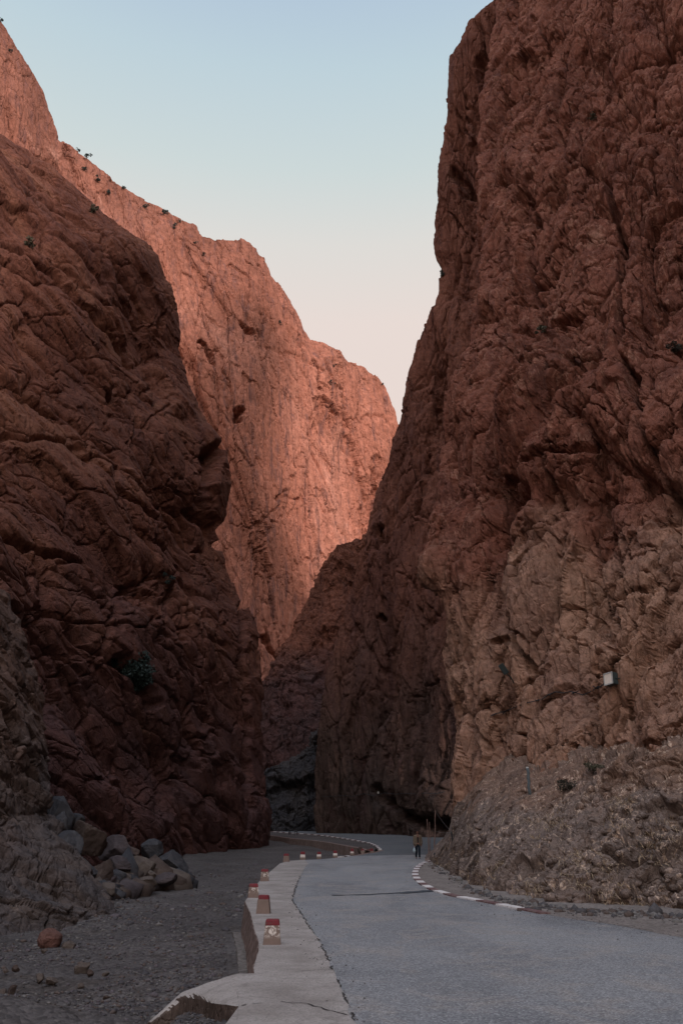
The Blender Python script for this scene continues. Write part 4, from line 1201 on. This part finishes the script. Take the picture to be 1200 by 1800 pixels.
st_top = surf('road_bank', 794, 1474)
sb = st_top + Vector((0, 0, -0.25)); stt = Vector(P(792.5, 1462, st_top.y))
straight('stake', sb, stt, 0.045, M_DARK, 'short dark stake on the bank tip that anchors the pole wires', 'stake', None)
g5 = on_ground(763, 1515)
straight('stake', g5 - Vector((0, 0, .2)), T(763, 1499, g5.y), 0.05, M_DARK, 'short dark stake at the foot of the bank tip below the tall pole', 'stake', None)
def hang(name, a, b, sag, r, mat, label, cat, group=None):
    bm = bmesh.new()
    pts = [a.lerp(b, i / 14) - Vector((0, 0, sag * 4 * (i / 14) * (1 - i / 14))) - a for i in range(15)]
    tube(bm, pts, r, 5)
    o = bm_obj(name, bm, mat); o.location = a
    return tag(o, label, cat, group)
hang('wire', p3t - Vector((0, 0, .05)), stt, 0.06, 0.009, M_WIRE, 'upper wire from the top of the tall pole down to the stake', 'wire')
hang('wire', p3t.lerp(p3b, 0.42), stt - Vector((0, 0, .05)), 0.05, 0.009, M_WIRE, 'lower wire from the middle of the tall pole to the stake', 'wire')

# post on the bank
pb = surf('road_bank', 931, 1388)
M_GPOST = simple_mat('grey_green_post', (0.10, 0.125, 0.135), 0.7, 0.3)
M_PALE = simple_mat('pale_tip', (0.5, 0.5, 0.48), 0.7)
pt = Vector(P(926, 1350, pb.y - 0.1))
o = straight('marker_post', pb - Vector((0, 0, 0.25)), pt, 0.065, M_GPOST, 'leaning grey green marker post with a white tip on top of the bank', 'post', None, 0.06)
bm = bmesh.new(); tube(bm, [Vector((0, 0, 0)), Vector((-0.003, 0, 0.045))], 0.064, 10, 0.05)
tip = bm_obj('tip', bm, M_PALE, o); tip.location = pt - (pb - Vector((0, 0, 0.25)))

# ------------------------------------------------------------------ flood lamps and cable on the right cliff
M_LAMP = simple_mat('lamp_housing', (0.035, 0.05, 0.05), 0.5, 0.5)
M_LENS, lt, lb = new_mat('lamp_glass')
ltc = lt.n('ShaderNodeTexCoord')
lt.set(lb.inputs['Base Color'], lt.mix(lt.noise(ltc.outputs['Object'], 6, 3), (0.66, 0.56, 0.47), (0.85, 0.77, 0.68)))  # sky reflection on the glass put into its pale base colour
lb.inputs['Roughness'].default_value = 0.25
M_RIM = simple_mat('lamp_rim', (0.42, 0.42, 0.40), 0.5, 0.5)
def box(bm, c, s, bev=0.0):
    r = bmesh.ops.create_cube(bm, size=1)
    for v in r['verts']: v.co = Vector((v.co.x * s[0] + c[0], v.co.y * s[1] + c[1], v.co.z * s[2] + c[2]))
    if bev:
        es = {e for v in r['verts'] for e in v.link_edges}
        bmesh.ops.bevel(bm, geom=list(es), offset=bev, segments=2, affect='EDGES')
wall_pt = surf('right_cliff', 1068, 1193)
fl = empty('flood_lamp', wall_pt + (Vector((0, 0, CAM_Z)) - wall_pt).normalized() * 0.55, R(-38), 'square flood lamp with a pale glowing-looking glass face on the red cliff', 'flood lamp')
fl['label'] = 'square dark flood lamp with a pale glass face fixed to the red cliff'
fl.rotation_euler = (R(-5), R(-4), R(-63))
bm = bmesh.new(); box(bm, (0, 0.12, 0), (0.54, 0.30, 0.54), 0.02)
for k in range(6): box(bm, (-0.22 + 0.088 * k, 0.29, 0), (0.02, 0.07, 0.46))
bm_obj('housing', bm, M_LAMP, fl)
bm = bmesh.new()
for s in (-1, 1):
    box(bm, (s * 0.245, -0.045, 0), (0.05, 0.03, 0.54)); box(bm, (0, -0.045, s * 0.245), (0.44, 0.03, 0.05))
bm_obj('rim', bm, M_RIM, fl)
bm = bmesh.new(); box(bm, (0, -0.034, 0), (0.435, 0.012, 0.435)); bm_obj('glass', bm, M_LENS, fl)
bm = bmesh.new(); tube(bm, [(-0.29, 0.1, 0), (-0.29, 0.4, 0), (0, 0.62, 0), (0.29, 0.4, 0), (0.29, 0.1, 0)], 0.022); tube(bm, [(0, 0.6, 0), (0.05, 1.0, 0.0)], 0.03); bm_obj('bracket', bm, M_LAMP, fl)

wa = surf('right_cliff', 903, 1200)
l2 = Vector(P(883, 1174, wa.y - 0.9))
arm_e = Vector(P(890.5, 1184.5, wa.y - 0.75))
o = empty('street_lamp', wa, 0, 'slim dark street lamp head tilted upwards on an arm from the cliff', 'lamp')
bm = bmesh.new(); tube(bm, [Vector((0.05, 0.4, -0.05)), (arm_e - wa) * 0.5, arm_e - wa], 0.04, 8); bm_obj('arm', bm, M_LAMP, o)
ax = (Vector(P(877, 1165, l2.y)) - arm_e).normalized()
hd = empty_dir = (arm_e + ax * 0.32) - wa
side_v = Vector((0.82, -0.35, 0.35)); side_v = (side_v - ax * side_v.dot(ax)).normalized(); nrm = ax.cross(side_v)
if nrm.y > 0: nrm = -nrm
Mx = Matrix((side_v, nrm, ax)).transposed().to_4x4(); Mx.translation = hd
bm = bmesh.new(); box(bm, (0, 0, 0), (0.32, 0.10, 0.62), 0.03); bm.transform(Mx); bm_obj('lamp_head', bm, M_LAMP, o)
M_DIFF = simple_mat('lamp_panel', (0.20, 0.165, 0.14), 0.35, 0.5)
bm = bmesh.new(); box(bm, (0, -0.055, 0.03), (0.23, 0.014, 0.40)); bm.transform(Mx); bm_obj('panel', bm, M_DIFF, o)

CABLE = [(862, 1257), (873, 1255), (884, 1250), (898, 1244), (912, 1239), (926, 1236), (940, 1232), (951, 1227), (962, 1222), (976, 1218), (990, 1216), (1001, 1215), (1012, 1216), (1022, 1219), (1032, 1218), (1046, 1210), (1054, 1205), (1062, 1198)]
cp = [surf('right_cliff', x, y, 0.12) for x, y in CABLE]
bm = bmesh.new()
fine_pts = []
for a, b in zip(cp[:-1], cp[1:]):
    for i in range(4): fine_pts.append(a.lerp(b, i / 4) - cp[0])
fine_pts.append(cp[-1] - cp[0])
tube(bm, fine_pts, 0.028, 6)
cab = bm_obj('cable', bm, M_DARK); cab.location = cp[0]
tag(cab, 'black cable with taped knots draped along the red cliff to the square flood lamp', 'cable')
for k in (2, 6, 8, 12, 15):
    bm = bmesh.new()
    rr = random.Random(k)
    for j in range(7):
        a = Vector((rr.uniform(-.2, .2), rr.uniform(-.08, .04), rr.uniform(-.12, .1)))
        tube(bm, [a * 0.2, a * 0.7 + Vector((0, -0.05, 0.02)), a], 0.022, 5)
    kn = bm_obj('knot', bm, M_DARK, cab); kn.location = cp[k] - cp[0]
# thin cable and lamp on the far right cliff
cp2 = [surf('far_right_cliff', x, 1398 - (x - 565) * 0.03 + (2 if i % 2 else 0), 0.4) for i, x in enumerate(range(566, 800, 18))]
bm = bmesh.new(); tube(bm, [c - cp2[0] for c in cp2], 0.035, 5)
o = bm_obj('cable', bm, M_DARK); o.location = cp2[0]
tag(o, 'thin dark cable strung across the shaded cliff above the far road', 'cable')
lp = surf('far_right_cliff', 663, 1391.5, 0.6)
o = empty('wall_lamp', lp, 0, 'tiny white lamp on the cable across the shaded cliff', 'lamp')
bm = bmesh.new(); box(bm, (0, 0, 0), (0.22, 0.12, 0.26), 0.03); bm_obj('lamp_body', bm, simple_mat('white_lamp', (0.6, 0.58, 0.52), 0.5), o)
bm = bmesh.new(); tube(bm, [(0, 0, 0.1), (0, 0.3, 0.25), (0, 0.9, 0.25)], 0.03, 6); bm_obj('bracket', bm, M_DARK, o)

# ------------------------------------------------------------------ plants
def leaf_mat(name, a, b_):
    m, t, b = new_mat(name)
    geo = t.n('ShaderNodeNewGeometry')
    n = t.n('ShaderNodeObjectInfo')
    t.set(b.inputs['Base Color'], t.mix(t.noise(geo.outputs['Position'], 2.5, 4), a, b_))
    b.inputs['Roughness'].default_value = 0.7
    return m
M_LEAF = leaf_mat('dark_leaf', (0.016, 0.028, 0.026), (0.035, 0.055, 0.048))
M_LEAF2 = leaf_mat('dry_leaf', (0.055, 0.055, 0.035), (0.10, 0.095, 0.06))
M_LEAF3 = leaf_mat('wiry_leaf', (0.028, 0.026, 0.020), (0.055, 0.050, 0.036))
M_TWIG = simple_mat('twig', (0.09, 0.065, 0.05), 0.9)
def shrub(root, size, label, seed, n_leaf=260, leaf=0.10, mat=None, up=(0, -0.35, 1), spread=1.0, flat=0.75, group=None, name='shrub', droop=0.0, lobes=7):
    """root: point on the rock; crown of separate leaf clumps around twigs; size = crown width in metres"""
    rng = np.random.default_rng(seed)
    up = np.array(up, float); up /= np.linalg.norm(up)
    o = empty(name, root, 0, label, 'shrub', group)
    bm = bmesh.new()
    cents = []
    for i in range(lobes):
        d_ = up * rng.uniform(0.5, 1.0) + rng.normal(size=3) * np.array([0.55, 0.45, 0.4]) * spread
        c = d_ * size * 0.42 - np.array([0, 0, droop * size * rng.uniform(0, 0.5)])
        cents.append((c, size * rng.uniform(0.16, 0.28)))
        mid = c * 0.5 + rng.normal(size=3) * size * 0.04
        tube(bm, [Vector((0, 0.03 * size, -0.04 * size)), Vector(mid), Vector(c)], size * 0.018, 5, size * 0.006)
    bm_obj('stem', bm, M_TWIG, o)
    k = n_leaf
    ci = rng.integers(0, lobes, k)
    C = np.array([c for c, r in cents])[ci]; rad = np.array([r for c, r in cents])[ci]
    v = rng.normal(size=(k, 3)); v /= np.linalg.norm(v, axis=1, keepdims=True)
    C = C + v * (rad * rng.uniform(0.25, 1.05, k) ** 0.6)[:, None] * np.array([1, 1, flat])
    a = rng.normal(size=(k, 3)); a /= np.linalg.norm(a, axis=1, keepdims=True)
    b = np.cross(a, rng.normal(size=(k, 3))); b /= np.linalg.norm(b, axis=1, keepdims=True)
    L = size * leaf * rng.uniform(0.6, 1.3, k)[:, None]
    quad = np.stack([C - a * L, C + b * L * 0.45, C + a * L, C - b * L * 0.45], 1)
    np_mesh('foliage', quad.reshape(-1, 3), np.arange(4 * k).reshape(k, 4), mat or M_LEAF, False, o)
    return o
def shrub_at(sheet, px, py, wpx, label, seed, **kw):
    p_ = surf(sheet, px, py + wpx * 0.25)
    f = proj(np.array(p_))[2]
    p_ = p_ + (Vector((0, 0, CAM_Z)) - p_).normalized() * (wpx * f / 1500 * 0.12)
    return shrub(p_, wpx * f / 1500, label, seed, **kw)
shrub_at('left_cliff', 240, 1175, 78, 'large dark green bush hanging from a cleft in the left cliff', 1, n_leaf=3200, leaf=0.05, droop=0.5, lobes=14, spread=1.1)
shrub_at('left_cliff', 299, 1016, 20, 'small dark bush in the upper crack of the left cliff', 2, n_leaf=350, leaf=0.08)
shrub_at('left_cliff', 166, 366, 20, 'dim olive bush near the shaded skyline of the left cliff', 3, n_leaf=300, mat=M_LEAF2)
shrub_at('left_cliff', 55, 428, 22, 'dim dry bush on the upper left cliff near the left edge', 4, n_leaf=300, mat=M_LEAF2)
shrub_at('road_bank', 995, 1378, 30, 'dark wiry bush growing on top of the earth bank', 5, mat=M_LEAF3, n_leaf=700, leaf=0.06, lobes=10, spread=1.2)
shrub_at('road_bank', 1040, 1349, 30, 'dark low bush behind the bank crest right of the wiry bush', 6, n_leaf=500, leaf=0.06, mat=M_LEAF2)
shrub_at('right_cliff', 1190, 612, 32, 'dark green bush at the right edge of the tall red cliff', 7, mat=M_LEAF3, n_leaf=600, leaf=0.06)
shrub_at('right_cliff', 950, 578, 20, 'dim bush in the ledge under the dark cleft of the right cliff', 8, n_leaf=400, mat=M_LEAF2, flat=0.5)
shrub_at('right_cliff', 1040, 205, 16, 'dim olive bush high on the right cliff', 9, n_leaf=350, mat=M_LEAF2)
shrub_at('far_right_cliff', 777, 478, 14, 'small dark bush on the right cliff skyline notch', 10, n_leaf=250)
FARB = [(143, 256, 8, 'spindly little tree alone on the skyline of the sunlit cliff'), (153, 272, 12, 'dark bush just right of the spindly skyline tree'), (150, 296, 10, 'dim bush directly below the spindly skyline tree'), (172, 314, 12, 'round dark bush below the notch right of the spindly tree'), (187, 337, 10, 'small dark bush beside the shaded cliff edge'),
        (219, 328, 8, 'small bush right on the skyline between the round bushes'), (256, 362, 11, 'round dark green bush left of the big skyline bush'), (289, 370, 14, 'biggest green bush on the skyline of the sunlit cliff'), (306, 396, 11, 'dark bush under the skyline, right of the biggest one'), (314, 386, 8, 'small bush touching the skyline right of the biggest one'), (344, 424, 7, 'small dark bush left of the flat summit shoulder'), (360, 447, 7, 'tiny dark bush below the flat summit shoulder'),
        (492, 565, 8, 'dark bush high on the bare sunlit face'), (583, 672, 8, 'dark bush at the notch between two sunlit buttresses'), (588, 642, 6, 'tiny bush just under the ridge between two buttresses'), (672, 674, 6, 'tiny bush at the right end of the sunlit skyline'), (3, 34, 9, 'bush on the skyline at the upper left corner'), (20, 88, 8, 'small dark bush below the upper left corner skyline')]
for i, (x, y, w_, lab) in enumerate(FARB):
    shrub_at('far_cliff', x, y, w_ * 1.15, lab, 40 + i, n_leaf=140, leaf=0.11, lobes=5, group='bushes on the far sunlit cliff', up=(0.3, -0.3, 1))

# dry grass and straw on the bank
def bank_stones():
    rng = np.random.default_rng(92)
    G = SHEETS['road_bank']; n, m = G.shape[:2]
    pts = []
    while len(pts) < 520:
        i, j = rng.integers(60, n - 4), rng.integers(4, 330)
        if rng.uniform() < 0.25 + 0.75 * (i / n) * (1 - j / 420): pts.append(G[i, j])
    p = np.array(pts)
    o = scatter('bank_stones', p, np.minimum(0.24, np.exp(rng.normal(-2.5, 0.55, len(p)))), [M_B], 14, 0.8)
    tag(o, 'stones of all sizes stuck in the earth bank below the red cliff', 'stones', kind='stuff')
bank_stones()
def dry_grass():
    rng = np.random.default_rng(91)
    G = SHEETS['road_bank']
    n, m = G.shape[:2]
    V, F = [], []
    k = 0
    for tuft in range(620):
        i, j = rng.integers(8, int(n * 1) - 1), rng.integers(6, 300)
        p_ = G[i, j]
        if fbm(np.array([p_ / 2.2]), 2, 71)[0] < 0.02: continue
        for b_ in range(rng.integers(6, 16)):
            L = rng.uniform(0.12, 0.38)
            base = p_ + rng.normal(size=3) * np.array([0.12, 0.10, 0.05])
            d_ = np.array([rng.normal() * 0.5 - 0.15, -0.55 + rng.normal() * 0.3, rng.uniform(-0.4, 0.7)])
            d_ /= np.linalg.norm(d_)
            s = np.array([0.008, 0, 0.002])
            tip_ = base + d_ * L + np.array([0, -0.02, -0.12 * L])
            midp = base + d_ * L * 0.55 + np.array([0, 0, 0.03])
            V += [base - s, base + s, midp + s, midp - s, tip_]
            F += [[k, k + 1, k + 2, k + 3], [k + 3, k + 2, k + 4, k + 4]]
            k += 5
    V = np.array(V)
    F3 = []
    for f in F: F3.append([f[0], f[1], f[2]]); F3.append([f[0], f[2], f[3]]) if f[2] != f[3] and f[3] != f[2] else None
    F3 = [f for f in F3 if f and len(set(f)) == 3]
    o = np_mesh('dry_grass', V, F3, simple_mat('straw', (0.40, 0.30, 0.20), 0.9, 0.1), False)
    tag(o, 'dry straw coloured grass hanging over the earth bank', 'grass', kind='stuff')
dry_grass()

# ------------------------------------------------------------------ the walking man
M_SKIN = simple_mat('skin', (0.20, 0.10, 0.07), 0.6, 0.3, 0.05)
M_HAIR = simple_mat('hair', (0.02, 0.012, 0.010), 0.8)
M_JACK = simple_mat('tan_jacket', (0.14, 0.108, 0.080), 0.9, 0.1, 0.25, 20)
M_SHIRT = simple_mat('dark_shirt', (0.03, 0.022, 0.022), 0.9, 0.1)
M_TROU = simple_mat('dark_trousers', (0.012, 0.018, 0.026), 0.9, 0.1)
M_SHOE = simple_mat('shoe', (0.14, 0.14, 0.15), 0.7)
M_BAG = simple_mat('pale_bag', (0.38, 0.46, 0.50), 0.6)
def skinned(name, verts, edges, radii, mat, parent, root=0, sub=2):
    me = bpy.data.meshes.new(name)
    me.from_pydata(verts, edges, [])
    o = bpy.data.objects.new(name, me); COL.objects.link(o)
    md = o.modifiers.new('skin', 'SKIN'); md.use_smooth_shade = True
    sm = o.modifiers.new('smooth', 'SUBSURF'); sm.levels = sub; sm.render_levels = sub
    for i, r in enumerate(radii):
        d_ = me.skin_vertices[0].data[i]
        d_.radius = r if isinstance(r, tuple) else (r, r)
        d_.use_root = (i == root)
    me.materials.append(mat)
    o.parent = parent
    return o
gm = on_ground(734.5, 1509.5)
man = empty('person', gm, R(4), 'man in an open tan jacket and dark trousers walking towards us on the road edge', 'person')
# body faces -Y (towards the viewer); the left leg (viewer's right) is forward
bv = [(0, 0, 0.93), (0, 0.01, 1.08), (0, 0.02, 1.25), (0, 0.02, 1.40), (0, 0.0, 1.50), (0, -0.02, 1.58), (0, -0.03, 1.66), (0, -0.02, 1.73),      # 0-7 pelvis to crown
      (-0.18, 0.02, 1.41), (-0.235, 0.05, 1.14), (-0.235, 0.0, 0.90), (-0.235, -0.02, 0.82),                                                     # right arm 8-11
      (0.18, 0.02, 1.41), (0.245, 0.06, 1.15), (0.24, -0.04, 0.93), (0.235, -0.07, 0.85),                                                        # left arm 12-15
      (-0.09, 0.0, 0.88), (-0.095, 0.02, 0.50), (-0.10, 0.16, 0.11), (-0.10, 0.05, 0.05),                                                        # right leg 16-19 (trailing)
      (0.09, 0.0, 0.88), (0.085, -0.08, 0.49), (0.085, -0.10, 0.09), (0.09, -0.26, 0.04)]                                                        # left leg 20-23 (leading)
be = [(0, 1), (1, 2), (2, 3), (3, 4), (4, 5), (5, 6), (6, 7), (3, 8), (8, 9), (9, 10), (10, 11), (3, 12), (12, 13), (13, 14), (14, 15), (0, 16), (16, 17), (17, 18), (18, 19), (0, 20), (20, 21), (21, 22), (22, 23)]
br = [(0.15, 0.105), (0.14, 0.10), (0.16, 0.11), (0.15, 0.10), 0.058, (0.068, 0.078), (0.078, 0.095), (0.055, 0.07), 0.06, 0.045, 0.033, 0.03, 0.06, 0.045, 0.033, 0.03, 0.085, 0.06, 0.042, 0.038, 0.085, 0.06, 0.042, 0.038]
skinned('body', bv, be, br, M_SKIN, man)
# hands with five fingers each
for (hx, hy, hz, s) in ((-0.235, -0.025, 0.80, -1), (0.235, -0.078, 0.83, 1)):
    V = [(hx, hy, hz + 0.02), (hx, hy - 0.004, hz - 0.035)]; E = [(0, 1)]; Rr = [(0.022, 0.034), (0.018, 0.036)]
    for q, (oy, ln) in enumerate(((-0.033, 0.066), (-0.011, 0.078), (0.011, 0.074), (0.032, 0.058))):
        b0 = len(V)
        V += [(hx, hy + oy, hz - 0.05), (hx - s * 0.006, hy + oy, hz - 0.05 - ln * 0.55), (hx - s * 0.022, hy + oy, hz - 0.05 - ln * 0.95)]
        E += [(1, b0), (b0, b0 + 1), (b0 + 1, b0 + 2)]; Rr += [0.009, 0.0085, 0.007]
    b0 = len(V)
    V += [(hx - s * 0.012, hy - 0.04, hz - 0.01), (hx - s * 0.02, hy - 0.055, hz - 0.045), (hx - s * 0.028, hy - 0.055, hz - 0.075)]
    E += [(0, b0), (b0, b0 + 1), (b0 + 1, b0 + 2)]; Rr += [0.011, 0.010, 0.008]
    skinned('hand', V, E, Rr, M_SKIN, man, 0, 1)
# face features
bm = bmesh.new()
tube(bm, [(0, -0.115, 1.655), (0, -0.138, 1.615), (0, -0.118, 1.605)], 0.013, 6)
bm_obj('nose', bm, M_SKIN, man, True)
for s_ in (-1, 1):
    bm = bmesh.new(); tube(bm, [(s_ * 0.078, -0.02, 1.67), (s_ * 0.09, -0.01, 1.65), (s_ * 0.078, -0.02, 1.61)], 0.013, 6)
    bm_obj('ear', bm, M_SKIN, man, True)
    bm = bmesh.new(); tube(bm, [(s_ * 0.045, -0.105, 1.657), (s_ * 0.018, -0.113, 1.655)], 0.008, 6)
    bm_obj('eye', bm, M_HAIR, man)
bm = bmesh.new(); tube(bm, [(-0.025, -0.108, 1.578), (0, -0.113, 1.576), (0.025, -0.108, 1.578)], 0.006, 6)
bm_obj('mouth', bm, M_HAIR, man)
# hair: cap shell
bm = bmesh.new()
bmesh.ops.create_uvsphere(bm, u_segments=20, v_segments=12, radius=1)
for v in bm.verts:
    n_ = 1 + 0.06 * math.sin(v.co.x * 13 + v.co.z * 9) * math.sin(v.co.y * 11)
    v.co = Vector((v.co.x * 0.097 * n_, v.co.y * 0.118 * n_ - 0.008, v.co.z * 0.115 * n_ + 1.685))
kill = [v for v in bm.verts if v.co.z < 1.655 and v.co.y < 0.02 or v.co.z < 1.60 or (v.co.y < -0.06 and v.co.z < 1.70)]
bmesh.ops.delete(bm, geom=kill, context='VERTS')
bm_obj('hair', bm, M_HAIR, man, True)
# jacket: open shell with sleeves
def jacket():
    bm = bmesh.new(); prev = None
    prof = [(1.475, 0.085, 0.075, 0.3), (1.44, 0.17, 0.105, 0.35), (1.38, 0.215, 0.125, 0.32), (1.25, 0.205, 0.14, 0.26), (1.10, 0.195, 0.14, 0.24), (0.95, 0.215, 0.15, 0.27), (0.80, 0.235, 0.165, 0.36)]
    n = 26
    for z, a, b, gap in prof:
        ring = []
        for k in range(n):
            th = gap + (2 * math.pi - 2 * gap) * k / (n - 1)
            fold = 1 + 0.03 * math.sin(th * 7 + z * 9)
            ring.append(bm.verts.new((math.sin(th) * a * fold, -math.cos(th) * b * fold + 0.01, z)))
        if prev:
            for k in range(n - 1): bm.faces.new([prev[k], prev[k + 1], ring[k + 1], ring[k]])
        prev = ring
    for pts in ([(-0.15, 0.02, 1.42), (-0.20, 0.03, 1.38), (-0.235, 0.05, 1.14), (-0.235, 0.0, 0.92), (-0.235, -0.01, 0.86)], [(0.15, 0.02, 1.42), (0.20, 0.03, 1.38), (0.245, 0.06, 1.15), (0.24, -0.04, 0.95), (0.24, -0.05, 0.89)]):
        tube(bm, pts, 0.078, 12, 0.055)
    o = bm_obj('jacket', bm, M_JACK, man, True)
    md = o.modifiers.new('cloth', 'SOLIDIFY'); md.thickness = 0.012; md.offset = 1
jacket()
skinned('shirt', [(0, 0.01, 0.92), (0, 0.01, 1.08), (0, 0.02, 1.25), (0, 0.02, 1.40), (0, 0.005, 1.46)], [(0, 1), (1, 2), (2, 3), (3, 4)], [(0.165, 0.12), (0.155, 0.115), (0.165, 0.12), (0.15, 0.10), (0.07, 0.07)], M_SHIRT, man)
skinned('trousers', [(0, 0, 0.97), (0, 0, 0.90), (-0.095, 0.0, 0.84), (-0.095, 0.02, 0.50), (-0.10, 0.14, 0.14), (-0.10, 0.155, 0.09), (0.095, 0.0, 0.84), (0.085, -0.08, 0.49), (0.085, -0.10, 0.14), (0.085, -0.105, 0.08)],
        [(0, 1), (1, 2), (2, 3), (3, 4), (4, 5), (1, 6), (6, 7), (7, 8), (8, 9)], [(0.165, 0.12), (0.165, 0.125), 0.105, 0.078, 0.066, 0.07, 0.105, 0.078, 0.066, 0.07], M_TROU, man)
skinned('shoe', [(-0.10, 0.17, 0.075), (-0.10, 0.12, 0.045), (-0.10, -0.0, 0.035)], [(0, 1), (1, 2)], [0.045, 0.05, 0.042], M_SHOE, man, 0, 1)
skinned('shoe', [(0.09, -0.10, 0.06), (0.09, -0.16, 0.045), (0.09, -0.29, 0.04)], [(0, 1), (1, 2)], [0.048, 0.05, 0.042], M_SHOE, man, 0, 1)
# carried bag, hanging from his right hand
bag_o = empty('bag', gm + Vector((-0.245, -0.045, 0.40)), R(8), 'pale bluish plastic bag hanging from the right hand of the walking man', 'bag')
bm = bmesh.new(); prev = None
for z, a, b in ((0.0, 0.05, 0.05), (0.02, 0.09, 0.075), (0.12, 0.105, 0.09), (0.22, 0.085, 0.065), (0.30, 0.05, 0.03)):
    ring = [bm.verts.new((math.cos(k * 2 * math.pi / 18) * b * (1 + 0.08 * math.sin(3 * k + z * 30)), math.sin(k * 2 * math.pi / 18) * a * (1 + 0.08 * math.sin(5 * k + z * 20)), z - 0.02)) for k in range(18)]
    if prev:
        for k in range(18): bm.faces.new([prev[k], prev[(k + 1) % 18], ring[(k + 1) % 18], ring[k]])
    else: bm.faces.new(ring)
    prev = ring
bm.faces.new(prev)
bm_obj('sack', bm, M_BAG, bag_o, True)
bm = bmesh.new()
for s in (-1, 1): tube(bm, [(0, s * 0.035, 0.27), (0.0, s * 0.025, 0.33), (0, 0, 0.365)], 0.008, 5)
bm_obj('handle', bm, M_BAG, bag_o)
